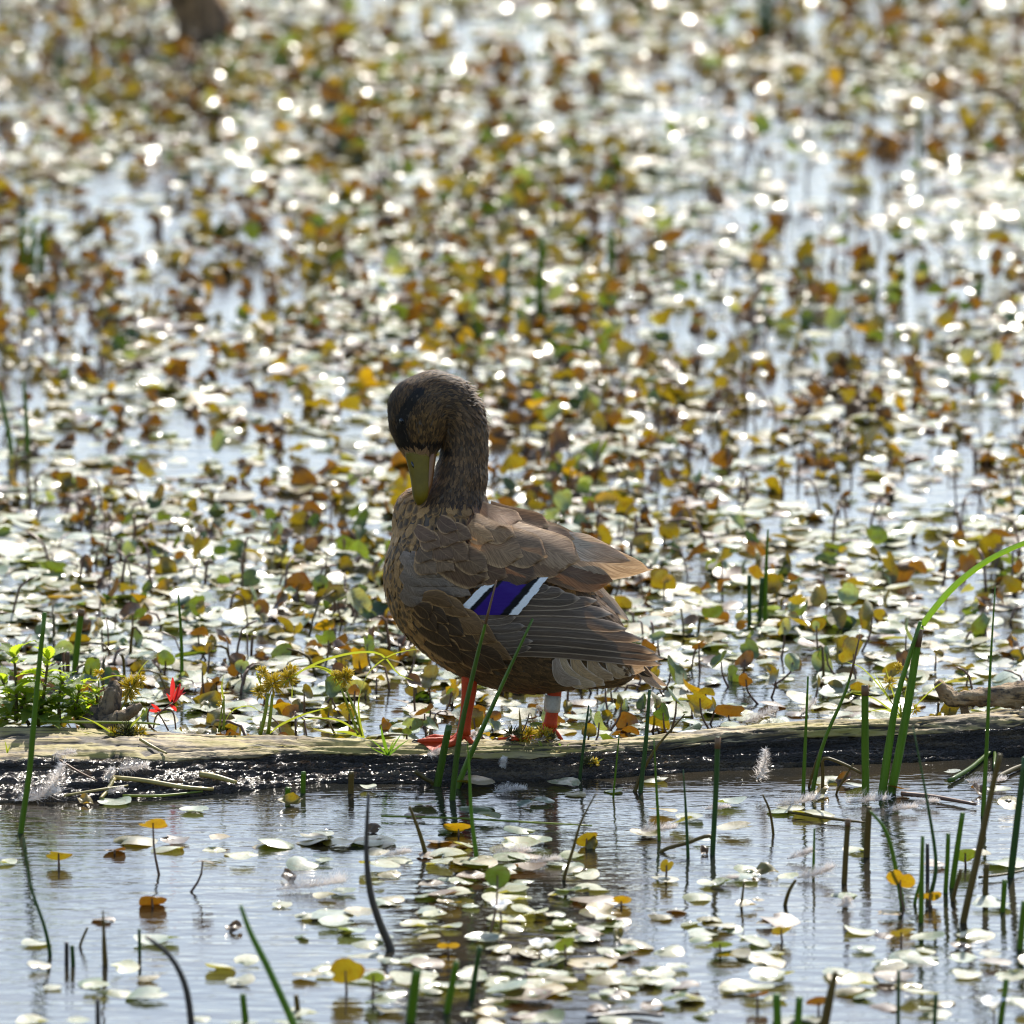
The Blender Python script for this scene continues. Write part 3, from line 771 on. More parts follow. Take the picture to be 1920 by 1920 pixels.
# --- bill, eye
def loft(sec, n=20):
    """sec: list of (centre px,py,d, half width in picture, half depth, power)"""
    a = np.linspace(0, 2 * np.pi, n, endpoint=False); V = []
    for (x, y, d, hw, hd, sk) in sec:
        c, s = np.cos(a), np.sin(a)
        V.append(np.stack([x + hw * np.sign(c) * np.abs(c) ** 0.85, y + sk * np.cos(a), d + hd * np.sign(s) * np.abs(s) ** 0.9], -1))
    m = len(V); F = grid_faces(m, n, 0, True).tolist() + [list(range(n))[::-1], [(m - 1) * n + i for i in range(n)]]
    return np.concatenate(V), F
v, f = loft([(783, 838, -42, 26, 22, -4), (784, 850, -45, 25.5, 22, -3), (785.5, 865, -49, 23, 20.5, -1), (787, 882, -53, 20.5, 19.5, 0), (788.5, 900, -57, 18.5, 20, 0),
             (789, 917, -61, 17, 20.5, 1), (788, 930, -64, 14.5, 19, 2), (786.5, 939, -66, 10.5, 15, 2), (785.5, 945, -67, 6, 9, 1), (785, 948, -67.5, 2, 3, 0)])
bill = build('bill', W3(v), f, M['bill'], duck)
v, f = loft([(809, 842, -40, 9, 18, 0), (808, 862, -45, 9, 17, 0), (806, 885, -51, 8, 16, 0), (804, 908, -57, 6.5, 15, 0), (799, 928, -62, 5, 12, 0), (793, 940, -65, 3, 7, 0)], 12)
build('lower_bill', W3(v), f, M['bill_low'], bill)
v, f = loft([(772, 864, -64, 1.5, 1.5, 0), (773, 868, -66.5, 2.6, 2, 0), (774.5, 874, -68, 2.4, 2, 0), (776, 878, -68, 1, 1.5, 0)], 8)
build('nostril', W3(v), f, M['black'], bill)
ep = tosurf(np.array([[752.0, 790.0, -70.0]]), 8)[0]
a = np.linspace(0, 2 * np.pi, 14, endpoint=False); V = []
for th in np.linspace(0.12, math.pi - 0.12, 9):
    V.append(np.stack([ep[0] + 5.6 * math.sin(th) * np.cos(a), ep[1] + 7.0 * math.sin(th) * np.sin(a), ep[2] + 0.5 - 5.6 * math.cos(th) + 0 * a], -1))
build('eye', W3(np.concatenate(V)), grid_faces(9, 14, 0, True).tolist() + [list(range(14)), list(range(112, 126))], M['black'], duck)

# --- legs and webbed feet
def leg(hip, ankle, r0, r1, foot_c, heading, spread, size):
    P = smooth_path([W3(np.array(hip)), W3(np.array(((hip[0] + ankle[0]) / 2 + 2, (hip[1] + ankle[1]) / 2, (hip[2] + ankle[2]) / 2))), W3(np.array(ankle))], 14)
    R = np.interp(np.linspace(0, 1, 14), [0, 0.25, 0.7, 0.9, 1], [r0, r0 * 1.0, r1, r1 * 1.05, r1 * 1.2]) * K
    v, f = tube(P, R, 12, 1.0, 0.06, 3)
    lg = build('leg', v, f, M['leg'], duck)
    A = P[-1]
    toes = []; parts = []
    for ang_, ln in ((heading - spread, 0.9), (heading, 1.0), (heading + spread, 0.88)):
        Q = []
        for u in np.linspace(0, 1, 9):
            x = A[0] + math.cos(ang_) * ln * size * u; y = A[1] + math.sin(ang_) * ln * size * u
            z = max(logz(x, y), 0.0) + 0.0035 + (A[2] - logz(A[0], A[1]) - 0.002) * max(0, 1 - u * 3.2) ** 1.5
            Q.append((x, y, z))
        Q = np.array(Q); toes.append(Q)
        v, f = tube(Q, np.interp(np.linspace(0, 1, 9), [0, 0.3, 0.8, 1], [0.0058, 0.0042, 0.0032, 0.0016]), 8, 0.9, 0.08, 5)
        parts.append((v, f))
    v, f = joinparts(parts); ft = build('foot', v, f, M['leg'], lg)
    wv = []; 
    for t0, t1 in ((toes[0], toes[1]), (toes[1], toes[2])):
        g = np.stack([t0 * (1 - s) + t1 * s + np.array([0, 0, -0.0012]) for s in np.linspace(0, 1, 5)], 1)
        g[-1, 1:4] = g[-2, 1:4] * 0.6 + g[-1, 1:4] * 0.4
        wv.append((g.reshape(-1, 3), grid_faces(9, 5)))
    v, f = joinparts(wv); build('web', v, f, M['leg'], lg)
    hx = [A + np.array([math.cos(heading + math.pi - 0.5) * s, math.sin(heading + math.pi - 0.5) * s, -0.9 * s]) for s in (0, 0.006, 0.011, 0.015)]
    v, f = tube(hx, [0.004, 0.0032, 0.0024, 0.0012], 8); build('hind_toe', v, f, M['leg'], lg)
    for Q in toes:
        e = Q[-1]; dr = Q[-1] - Q[-2]; dr /= np.linalg.norm(dr)
        v, f = tube([e - dr * 0.001, e + dr * 0.003 + (0, 0, 0.001), e + dr * 0.006 - (0, 0, 0.001)], [0.0016, 0.0012, 0.0003], 6)
        build('claw', v, f, M['stick'], lg)
    return lg
leg((883, 1240, -12), (869, 1376, -12), 15.5, 11.5, None, math.pi + 0.12, 0.55, 0.050)
l2 = leg((1041, 1270, 34), (1031, 1362, 28), 14, 12, None, math.pi + 0.05, 0.5, 0.056)
bp = smooth_path([W3(np.array((1034.5, 1334, 31))), W3(np.array((1037, 1303, 32)))], 5)
v, f = tube(bp, [15 * K, 15.6 * K, 15.6 * K, 15.6 * K, 15 * K], 20); build('leg_band', v, f, M['band'], l2)

# ================================================================== floating and standing pond leaves
NR, NAng = 4, 16
def leaf_template(seed):
    r = np.random.default_rng(seed)
    a = np.linspace(0, 2 * np.pi, NAng, endpoint=False)
    rad = 1 + 0.05 * np.sin(2 * a + r.uniform(0, 6)) + 0.05 * np.sin(3 * a + r.uniform(0, 6)) + r.normal(0, 0.025, NAng)
    rad *= 1 - 0.55 * np.exp(-(np.minimum(a, 2 * np.pi - a) / 0.26) ** 2) * r.uniform(0.3, 1.0)
    asp = r.uniform(0.8, 1.0)
    cup = r.choice([-1, 1]) * r.uniform(0.05, 0.2); w1, w2 = r.uniform(0.02, 0.10), r.uniform(0.02, 0.09); p1, p2 = r.uniform(0, 6, 2)
    V = [(0, 0, 0)]
    for k in range(1, NR):
        q = (k / (NR - 1)) ** 0.85
        rr_ = rad * q if k == NR - 1 else q * (0.5 + 0.5 * rad)
        z = cup * q ** 2 + q ** 2 * (w1 * np.sin(2 * a + p1) + w2 * np.sin(3 * a + p2)) + 0.02 * np.cos(6 * a) * q * (k < 3)
        V += list(zip(rr_ * np.cos(a), rr_ * np.sin(a) * asp, z))
    F = [[0, 1 + i, 1 + (i + 1) % NAng] for i in range(NAng)]
    for k in range(NR - 2):
        o = 1 + k * NAng
        for i in range(NAng):
            j = (i + 1) % NAng
            F += [[o + i, o + NAng + i, o + NAng + j], [o + i, o + NAng + j, o + j]]
    return np.array(V, float), np.array(F)
def crumple_template(seed):
    V, F = leaf_template(seed); r = np.random.default_rng(seed + 99)
    ph = r.uniform(0, 6, 4)
    V[:, 2] += 0.30 * np.sin(V[:, 0] * 3.2 + ph[0]) * np.cos(V[:, 1] * 2.8 + ph[1]) + 0.35 * V[:, 1] ** 2
    V[:, 1] *= r.uniform(0.45, 0.8)
    V[:, 0] += 0.15 * np.sin(V[:, 1] * 5 + ph[2])
    return V, F
TPL = [leaf_template(100 + i) for i in range(10)]
CRP = [crumple_template(300 + i) for i in range(6)]
def bent_template(seed):
    V, F = leaf_template(seed); r = np.random.default_rng(seed + 7); a = r.uniform(0, 3.14); u = V[:, 0] * math.cos(a) + V[:, 1] * math.sin(a); w_ = -V[:, 0] * math.sin(a) + V[:, 1] * math.cos(a)
    V[:, 2] += r.uniform(0.1, 0.5) * u * u * r.choice([-1, 1]) + r.uniform(0, 0.35) * np.abs(w_) + r.uniform(0.02, 0.12) * np.sin(5 * u + r.uniform(0, 6))
    V[:, :2] *= np.array([1.0, r.uniform(0.65, 1.0)]); V[:, :2] *= (1 - 0.35 * r.random() * np.clip(np.cos(np.arctan2(V[:, 1], V[:, 0]) - r.uniform(0, 6)), 0, 1) ** 6)[:, None]
    return V, F
BNT = [bent_template(500 + i) for i in range(14)]
UVT = {'flat': [leaf_template(100 + i)[0][:, :2] for i in range(10)], 'crumple': [leaf_template(300 + i)[0][:, :2] for i in range(6)], 'bent': [leaf_template(500 + i)[0][:, :2] for i in range(14)]}
CLS = {'pale green': (0.215, 0.245, 0.135), 'blue-green': (0.14, 0.20, 0.135), 'mid green': (0.07, 0.115, 0.03),
       'olive yellow': (0.125, 0.110, 0.014), 'rusty brown': (0.085, 0.047, 0.012), 'golden': (0.20, 0.145, 0.012), 'dark green': (0.03, 0.06, 0.012)}
CN = list(CLS)
_lm = {}
def leafmesh(kind, i, cls):
    k = (kind, i, cls)
    if k not in _lm:
        V, F = {'flat': TPL, 'crumple': CRP, 'bent': BNT}[kind][i]
        r = np.hypot(V[:, 0], V[:, 1]); c = np.array(CLS[cls])[None] * (0.9 + 0.25 * r[:, None])
        _lm[k] = meshdata('leaf_blade', V, F, M['leaf'], uv=UVT[kind][i], cols={'col': c})
    return _lm[k]
def rotm(yaw, tilt, tdir):
    """rotation matrices: yaw about z then tilt by angle about horizontal axis at tdir"""
    yaw, tilt, tdir = np.broadcast_arrays(yaw, tilt, tdir); n = len(yaw)
    cz, sz = np.cos(yaw), np.sin(yaw); Z0 = np.zeros(n); O1 = np.ones(n)
    Rz = np.stack([cz, -sz, Z0, sz, cz, Z0, Z0, Z0, O1], -1).reshape(n, 3, 3)
    ax, ay = np.cos(tdir), np.sin(tdir); c, s = np.cos(tilt), np.sin(tilt)
    Rt = np.stack([c + ax * ax * (1 - c), ax * ay * (1 - c), ay * s, ax * ay * (1 - c), c + ay * ay * (1 - c), -ax * s, -ay * s, ax * s, c], -1).reshape(n, 3, 3)
    return Rt @ Rz
def front_cover(px, py):
    g = lambda x, y, sx, sy, a: a * np.exp(-((px - x) / sx) ** 2 - ((py - y) / sy) ** 2)
    c = 0.05 + g(930, 1690, 260, 130, 0.75) + g(1060, 1860, 330, 90, 0.6) + g(1560, 1850, 300, 80, 0.45) + g(1760, 1500, 180, 35, 0.4) + g(1250, 1560, 90, 40, 0.3)
    c = c + g(640, 1570, 100, 40, 0.3) + g(620, 1660, 100, 50, 0.35) + g(80, 1490, 200, 25, 0.35) + g(400, 1590, 60, 25, 0.3) + g(1400, 1720, 160, 60, 0.3) + g(150, 1870, 200, 60, 0.2) + g(1850, 1720, 120, 150, 0.2)
    return np.clip(c, 0, 0.95)
def yback(x): return np.interp(x, xs, yc) + 0.06
def yfront(x): return np.interp(x, xs, yf) - 0.01
# candidates
N = 90000
cx = rng.uniform(-1.35, 1.35, N); cy = rng.uniform(-3.2, 8.5, N)
pix = topix(np.stack([cx, cy, 0 * cx], -1))
behind = cy > yback(cx); infront = cy < yfront(cx)
gap = fbm(cx * 2.3 + 7, cy * 0.95 + 3, 3); gap2 = fbm(cx * 8 + 1, cy * 3.0, 2)
cover = np.where(behind, np.clip((gap - 0.36) * 7, 0.12, 1) * np.clip(0.7 + (gap2 - 0.42) * 2.4, 0.2, 1.15), 0)
cover = np.where(behind & (cy < 2.2), np.maximum(cover, 0.34 + 0.5 * np.clip((gap2 - 0.35) * 3, 0, 1)), cover)
openb = np.exp(-((pix[:, 0] - 420) / 380) ** 2 - ((pix[:, 1] - 860) / 60) ** 2) + np.exp(-((pix[:, 0] - 1330) / 110) ** 2 - ((pix[:, 1] - 860) / 50) ** 2) + np.exp(-((pix[:, 0] - 440) / 70) ** 2 - ((pix[:, 1] - 510) / 45) ** 2) + np.exp(-((pix[:, 0] - 160) / 220) ** 2 - ((pix[:, 1] - 115) / 45) ** 2) + 0.8 * np.exp(-((pix[:, 0] - 400) / 300) ** 2 - ((pix[:, 1] - 1290) / 30) ** 2)
cover = cover * (1 - 0.85 * np.clip(openb, 0, 1))
cover = np.where(infront, front_cover(pix[:, 0], pix[:, 1]) * 0.75, cover)
AREA = 2.7 * 11.7; aleaf = math.pi * 0.0165 ** 2
keep = rng.random(N) < cover * 1.25 * AREA / aleaf / N
fx, fy = cx[keep], cy[keep]; nfl = len(fx); fpx = pix[keep]
frad = np.clip(rng.lognormal(math.log(0.0150), 0.3, nfl), 0.006, 0.027)
fcls = rng.choice(len(CN), nfl, p=[0.40, 0.17, 0.12, 0.16, 0.11, 0.03, 0.01])
ftpl = rng.integers(0, len(TPL), nfl)
fyaw = rng.uniform(0, 6.283, nfl); ftilt = np.abs(rng.normal(0, 0.13, nfl)); ftd = rng.uniform(0, 6.283, nfl)
fz = rng.uniform(0.001, 0.006, nfl) + frad * ftilt * 0.4
FR = rotm(fyaw, ftilt, ftd)
vis = (fpx[:, 0] > -20) & (fpx[:, 0] < 1940) & (fpx[:, 1] > -10) & (fpx[:, 1] < 1935)
size = frad / np.linalg.norm(np.stack([fx, fy, 0 * fx], -1) - CAM, axis=1)
order = np.argsort(-np.where(vis, size + (fy < 0) * 0.0004, 0))
solo = np.zeros(nfl, bool); solo[order[:300]] = True
shade_of = {'pale green': 'pale green', 'blue-green': 'blue-green', 'mid green': 'mid green', 'olive yellow': 'olive yellow', 'rusty brown': 'rusty brown', 'golden': 'golden yellow', 'dark green': 'dark green'}
LMK = [(90, 1330, 'by the leafy plants'), (315, 1340, 'by the red seedling'), (510, 1350, 'by the golden sedge'), (670, 1350, 'by the sedge under the duck\'s breast'), (950, 1340, 'beyond the duck\'s legs'),
       (1150, 1330, 'beyond the duck\'s tail'), (1420, 1190, 'near the dark reed pair'), (1450, 1330, 'behind the leaning reeds'), (1690, 1300, 'beyond the thick reeds'), (1850, 1270, 'beyond the driftwood'), (340, 1180, 'near the lone pointed reed'),
       (140, 1180, 'near the cut green reed'), (640, 1150, 'out past the duck\'s breast'), (1250, 1130, 'out past the duck\'s wing tip'), (1600, 1120, 'out past the arching leaf'), (1850, 1120, 'out past the needle-thin reed'),
       (40, 1530, 'at the log\'s left waterline'), (380, 1600, 'near the orange-brown leaf'), (640, 1560, 'near the dark stick'), (590, 1680, 'near the large pale feather'), (880, 1570, 'near the spotted golden leaf'), (930, 1660, 'around the upright olive leaf'),
       (1000, 1790, 'around the white flowers'), (1100, 1600, 'near the leaning olive reed'), (1250, 1560, 'near the bent broken stalk'), (1440, 1650, 'near the crumpled olive leaf'), (1590, 1700, 'near the curled white feather'), (1620, 1510, 'at the tall reed clump'),
       (1830, 1470, 'in the log\'s right-hand litter'), (1780, 1680, 'among the reed stubs'), (1480, 1880, 'by the bright green stubs'), (800, 1860, 'by the three thick stubs'), (650, 1830, 'by the large folded leaf'), (470, 1780, 'by the pale arching reed'), (150, 1790, 'by the brown stub trio'), (330, 1820, 'by the fuzzy dark stick'), (1850, 1880, 'by the yellow-centred flower')]
def nearby(x, y):
    q = topix(np.array([[x, y, 0.0]]))[0]
    return min(LMK, key=lambda l: (l[0] - q[0]) ** 2 + ((l[1] - q[1]) * 2.5) ** 2)[2]
for i in np.where(solo)[0]:
    c = CN[fcls[i]]
    o = obj('floating_leaf', leafmesh('flat', int(ftpl[i]), c))
    o.matrix_world = Matrix.Translation((fx[i], fy[i], fz[i])) @ Matrix(FR[i].tolist()).to_4x4() @ Matrix.Scale(float(frad[i]), 4)
    fr = fy[i] < 0.03
    tag(o, f"{'large' if frad[i] > 0.023 else 'medium' if frad[i] > 0.0195 else 'small'} {shade_of[c]} leaf lying flat on the water {nearby(fx[i], fy[i])}", 'leaf',
        f"{c} leaves floating {'in front of' if fr else 'behind'} the log")
def leaf_mass(name, tpls, ti, R, pos, rad, cols, mat, kind='flat'):
    Vs, Fs, Cs, Us = [], [], [], []; off = 0
    for k, (tv, tf) in enumerate(tpls):
        s = np.where(ti == k)[0]
        if not len(s): continue
        vv = np.einsum('nij,vj->nvi', R[s], tv) * rad[s][:, None, None] + pos[s][:, None]
        ff = tf[None] + (np.arange(len(s)) * len(tv))[:, None, None] + off
        r = np.hypot(tv[:, 0], tv[:, 1])
        cc = cols[s][:, None] * (0.9 + 0.25 * r)[None, :, None]
        Vs.append(vv.reshape(-1, 3)); Fs.append(ff.reshape(-1, 3)); Cs.append(cc.reshape(-1, 3)); Us.append(np.tile(UVT[kind][k], (len(s), 1))); off += len(s) * len(tv)
    V = np.concatenate(Vs); base = np.zeros(3)
    o = obj(name, meshdata(name, V, np.concatenate(Fs), mat, uv=np.concatenate(Us), cols={'col': np.concatenate(Cs)}))
    return o
CARR = np.array([CLS[c] for c in CN])
rest = ~solo
jit = rng.uniform(0.75, 1.25, (rest.sum(), 1)) * rng.uniform(0.93, 1.07, (rest.sum(), 3))
o = leaf_mass('leaf_cover', TPL, ftpl[rest], FR[rest], np.stack([fx, fy, fz], -1)[rest], frad[rest], CARR[fcls[rest]] * jit, M['leaf'])
tag(o, 'mass of small round leaves covering the pond behind the log', 'leaf cover', kind='stuff')

# standing leaves on stalks and withered curled leaves
def scatter(n, xr, yr, thr, sharp, off):
    x = rng.uniform(-xr, xr, n); y = rng.uniform(0.05, yr, n)
    g = fbm(x * 2.6 + off, y * 1.05 + off * 2, 3); p = topix(np.stack([x, y, 0 * x], -1))
    ob = np.exp(-((p[:, 0] - 420) / 380) ** 2 - ((p[:, 1] - 870) / 50) ** 2)
    k = (y > yback(x) + 0.01) & (rng.random(n) < np.clip((g - thr) * sharp, 0.05, 1) * (1 - 0.8 * ob))
    return x[k], y[k]
ux, uy = scatter(10000, 1.3, 8.3, 0.40, 5.0, 13.0)
nu = len(ux)
urad = np.clip(rng.lognormal(math.log(0.0118), 0.27, nu), 0.006, 0.019); uh = urad * 0.4 + rng.uniform(0.0, 0.035, nu) * (rng.random(nu) < 0.75)
ucls = rng.choice(len(CN), nu, p=[0.03, 0.06, 0.16, 0.38, 0.25, 0.05, 0.07])
utpl = rng.integers(0, len(BNT), nu); uyaw = rng.uniform(0, 6.283, nu); utilt = np.clip(rng.normal(1.0, 0.35, nu), 0.3, 1.6); utd = rng.normal(0, 0.9, nu) + np.where(rng.random(nu) < 0.5, 0, math.pi)
UR = rotm(uyaw, utilt, utd)
upos = np.stack([ux, uy, uh], -1)
upx = topix(upos); uvis = (upx[:, 0] > -10) & (upx[:, 0] < 1930) & (upx[:, 1] > 0)
usolo = np.zeros(nu, bool); usolo[np.argsort(-np.where(uvis, urad / (uy + 12.7), 0))[:120]] = True
usolo |= uvis & (uy < 0.6)
def stalk_path(p, sway):
    b = np.array([p[0] + sway[0], p[1] + sway[1], -0.01])
    return smooth_path([b, (b + p) / 2 + np.array([sway[0] * -0.35, 0, 0.003]), np.array(p)], 6)
def standing_leaf(pos, R, rad, tpl, cls, sway, label, group, kind='flat', smat='stalk'):
    t = thing('standing_leaf', (pos[0], pos[1], 0.0), label, 'leaf', group)
    bl = obj('blade', leafmesh(kind, int(tpl), cls), t)
    bl.location = (0, 0, pos[2]); bl.rotation_euler = Matrix(R.tolist()).to_euler(); bl.scale = (rad,) * 3
    v, f = tube(stalk_path(pos, sway), [0.0016, 0.0015, 0.0013, 0.0012, 0.001, 0.0009], 5)
    build('stalk', v, f, M[smat], t)
    return t
usway = np.stack([rng.normal(0, 0.012, nu), rng.normal(0, 0.006, nu)], -1)
for i in np.where(usolo)[0]:
    c = CN[ucls[i]]
    standing_leaf(upos[i], UR[i], float(urad[i]), utpl[i], c, usway[i], f"{'upright' if utilt[i] > 1.0 else 'tilted'} {'larger' if urad[i] > 0.013 else 'small'} {shade_of[c]} leaf on a thin stalk {nearby(ux[i], uy[i])}", f'{c} leaves standing behind the log', 'bent')
ur = ~usolo
o = leaf_mass('standing_leaf_mass', BNT, utpl[ur], UR[ur], upos[ur], urad[ur], CARR[ucls[ur]] * rng.uniform(0.7, 1.3, (ur.sum(), 1)), M['leaf'], 'bent')
tag(o, 'mass of upturned olive and brown leaves farther out on the pond', 'leaves', kind='stuff')
# withered leaves
wx, wy = scatter(10500, 1.3, 8.3, 0.42, 6.0, 29.0)
nw = len(wx); wrad = np.clip(rng.lognormal(math.log(0.0125), 0.3, nw), 0.006, 0.022); wcls = rng.choice([3, 4, 5], nw, p=[0.42, 0.5, 0.08]); wtpl = rng.integers(0, len(CRP), nw)
WR = rotm(rng.uniform(0, 6.283, nw), rng.uniform(0.1, 1.4, nw), rng.uniform(0, 6.283, nw)); wpos = np.stack([wx, wy, wrad * 0.45], -1)
wpx = topix(wpos); wvis = (wpx[:, 0] > -10) & (wpx[:, 0] < 1930)
wsolo = wvis & (wy < 0.75)
for i in np.where(wsolo)[0]:
    c = CN[wcls[i]]
    o = obj('withered_leaf', leafmesh('crumple', int(wtpl[i]), c))
    o.matrix_world = Matrix.Translation(wpos[i].tolist()) @ Matrix(WR[i].tolist()).to_4x4() @ Matrix.Scale(float(wrad[i]), 4)
    tag(o, f"{'larger' if wrad[i] > 0.014 else 'small'} {shade_of[c]} curled withered leaf {nearby(wx[i], wy[i])}", 'leaf', f'{c} curled leaves behind the log')
wr = ~wsolo
o = leaf_mass('withered_leaf_mass', CRP, wtpl[wr], WR[wr], wpos[wr], wrad[wr], CARR[wcls[wr]] * rng.uniform(0.5, 1.2, (wr.sum(), 1)), M['leaf_dry'], 'crumple')
tag(o, 'mass of curled brown withered leaves farther out on the pond', 'leaves', kind='stuff')
# stalk litter
parts = []; nst = 0
sx2, sy2 = scatter(4500, 1.3, 8.0, 0.42, 5.0, 51.0)
for i, (x, y) in enumerate(zip(sx2, sy2)):
    h = rng.uniform(0.01, 0.055); dx, dy = rng.normal(0, 0.02, 2)
    P = smooth_path([(x, y, -0.01), (x + dx * 0.3, y + dy * 0.3, h * 0.7), (x + dx, y + dy, h * rng.uniform(0.6, 1.0))], 5)
    r = rng.uniform(0.0008, 0.0018)
    v, f = tube(P, [r * 1.2, r, r, r, r * 0.6], 4)
    if y < 0.75 and abs(topix(P[0])[0] - 960) < 960:
        o = build('bare_stalk', v, f, M['stalk' if i % 3 else 'reed_brown'])
        tag(o, f"{'tall' if h > 0.035 else 'short'} bare reddish-brown stalk poking from the water {nearby(x, y)}", 'stalk', 'bare stalks behind the log')
    else: parts.append((v, f))
v, f = joinparts(parts)
o = obj('stalk_litter', meshdata('stalk_litter', v, f, M['stalk']))
tag(o, 'mass of thin brown leaf stalks farther out on the pond', 'stalks', kind='stuff')

# standing leaves in front of the log, one by one: (blade px, py, radius px, base px, py, class, tilt, tilt direction, label)
FS = [((287, 1543), 27, (302, 1640), 'golden', 0.55, 0.1, 'orange-brown round leaf held above the water on a curved stalk near the log\'s left end'),
      ((285, 1684), 26, (290, 1700), 'rusty brown', 0.6, 0.2, 'rusty round leaf tipped up in open water below the orange-brown leaf'),
      ((215, 1592), 24, (215, 1600), 'rusty brown', 0.28, 0.3, 'flat dark brown leaf resting low on the water left of the orange-brown leaf'),
      ((380, 1613), 25, (346, 1672), 'rusty brown', 0.22, 0.2, 'dark brown leaf on a slanting stalk over pale leaves'),
      ((860, 1556), 27, (861, 1566), 'golden', 0.55, 0.0, 'spotted golden leaf tipped up in front of the duck'),
      ((933, 1641), 24, (915, 1752), 'dark green', 1.25, 0.2, 'dark olive oval leaf upright on a long stalk amid the near leaf patch'),
      ((1688, 1650), 29, (1700, 1705), 'golden', 0.85, -0.4, 'orange oval leaf leaning against the reed stubs'),
      ((1743, 1678), 23, (1748, 1700), 'golden', 0.6, 0.1, 'golden leaf low on the water between reed stubs'),
      ((1250, 1622), 14, (1247, 1650), 'olive yellow', 1.3, 0.2, 'tiny olive leaf upright beside a thin reed'),
      ((648, 1820), 31, (652, 1860), 'olive yellow', 1.1, 0.1, 'large olive leaf folded upright in the near water'),
      ((700, 1828), 22, (698, 1870), 'mid green', 0.6, 0.0, 'green leaf on paired stalks beside the large folded olive leaf'),
      ((1100, 1572), 22, (1098, 1590), 'olive yellow', 0.9, 0.4, 'crumpled olive leaf on the dark reflection of the duck'),
      ((1165, 1692), 20, (1165, 1700), 'golden', 0.6, 0.1, 'small yellow-brown leaf at the edge of the leaf patch'),
      ((1060, 1772), 22, (1062, 1800), 'mid green', 0.9, 0.6, 'green leaf raised behind the white flower'),
      ((840, 1775), 22, (846, 1790), 'golden', 0.5, 0.0, 'orange-yellow leaf lying tipped near short green stubs'),
      ((1690, 1748), 24, (1690, 1780), 'olive yellow', 0.5, 0.3, 'olive leaf hanging over its reflection among reeds'),
      ((1810, 1600), 22, (1812, 1625), 'mid green', 0.8, 0.2, 'ragged green leaf between tall reeds'),
      ((1350, 1770), 24, (1352, 1790), 'mid green', 0.5, 0.1, 'green leaf propped on pale floating leaves'),
      ((1465, 1742), 20, (1470, 1765), 'olive yellow', 0.6, 0.3, 'olive leaf raised over a pale leaf cluster'),
      ((1535, 1880), 24, (1535, 1900), 'rusty brown', 0.6, 0.2, 'brown leaf beside the brown reed stub'),
      ((1420, 1862), 22, (1422, 1890), 'rusty brown', 0.4, 0.4, 'brown leaf tilted in front of the bright green stubs'),
      ((110, 1600), 24, (112, 1625), 'olive yellow', 0.6, 0.0, 'olive leaf in the reflections under the leafy plant')]
for (bx, by), rp, (sx0, sy0), cls, tl, td, lab in FS:
    B0 = onwater(sx0, sy0); P0 = at(bx, by, B0[1]); P0[2] = max(P0[2], 0.003 + rp * K * math.sin(tl) * 0.45)
    standing_leaf(P0, rotm([rng.uniform(0, 6)], [-tl], [td])[0], rp * K, rng.integers(0, 10), cls, (B0 - P0)[:2], lab, None)
CR = [((1435, 1640), 26, 'olive yellow', 'crumpled olive leaf with a bare stem sticking up'), ((540, 1650), 22, 'rusty brown', 'dark curled leaf under a large drifting feather'),
      ((438, 1746), 18, 'rusty brown', 'small dark brown leaf scrap on open water'), ((1580, 1470), 22, 'rusty brown', 'rust-coloured curled leaf at the reed feet'),
      ((1540, 1490), 22, 'golden', 'orange-brown crumpled leaf caught between reed feet'), ((545, 1510), 24, 'olive yellow', 'cupped olive leaf at the log\'s wet edge'),
      ((1110, 1590), 18, 'olive yellow', 'small crumpled yellow leaf pair floating in front of the duck'), ((160, 1508), 18, 'golden', 'small orange leaf scrap by the drifting feathers'),
      ((1160, 1760), 20, 'olive yellow', 'dark olive crumpled leaf beside the white flower'), ((1320, 1600), 14, 'rusty brown', 'tiny brown scrap at a bent reed'),
      ((1835, 1490), 22, 'rusty brown', 'dark curled leaf in the litter at the log\'s right foot'), ((700, 1560), 16, 'rusty brown', 'brown leaf scrap beside the dark stick')]
for (bx, by), rp, cls, lab in CR:
    p = onwater(bx, by); o = obj('withered_leaf', leafmesh('crumple', int(rng.integers(0, 6)), cls))
    o.matrix_world = Matrix.Translation((p[0], p[1], rp * K * 0.4)) @ Matrix(rotm([rng.uniform(0, 6)], [rng.uniform(0.2, 0.9)], [rng.uniform(-0.6, 0.6)])[0].tolist()).to_4x4() @ Matrix.Scale(rp * K, 4)
    tag(o, lab, 'leaf')

# ================================================================== reeds
def reed(pts, w0, w1, mat, label, group=None, tipmat=None, name='reed_stem', cut=True, cat='reed', flat=0.75):
    b = onwater(*pts[0]); P = [b - np.array([0, 0, 0.02])] + [b] + [at(x, y, b[1] - 0.004 * i) for i, (x, y) in enumerate(pts[1:], 1)]
    m = 16; Q = smooth_path(P, m)
    k = np.linalg.norm(b - CAM) / DIST * K
    w0 = w0 * 1.15; w1 = w1 * 1.15
    R = np.interp(np.linspace(0, 1, m), [0, 0.6, 1], [w0 / 2, (w0 * 0.55 + w1 * 0.45) / 2 if not cut else w0 * 0.47, w1 / 2]) * k
    v, f = tube(Q, R, 6, flat, 0.08, pts[0][0] * 0.01)
    o = build(name, v, f, M[mat]); tag(o, label, cat, group)
    if tipmat:
        n = 2 if cut else 4; v, f = tube(Q[-n:], R[-n:] * 1.10, 6, flat); build('withered_tip', v, f, M[tipmat], o)
    return o
G1 = 'thin green reeds standing in front of the log'; L1 = 'thin green pointed reed standing in the water in front of the log'
G2 = 'cut reed stubs standing in front of the log'; L2 = 'short cut-off green reed stub standing in the water in front of the log'
G3 = 'brown reed stubs standing in front of the log'; L3 = 'short brown reed stub standing in the water in front of the log'
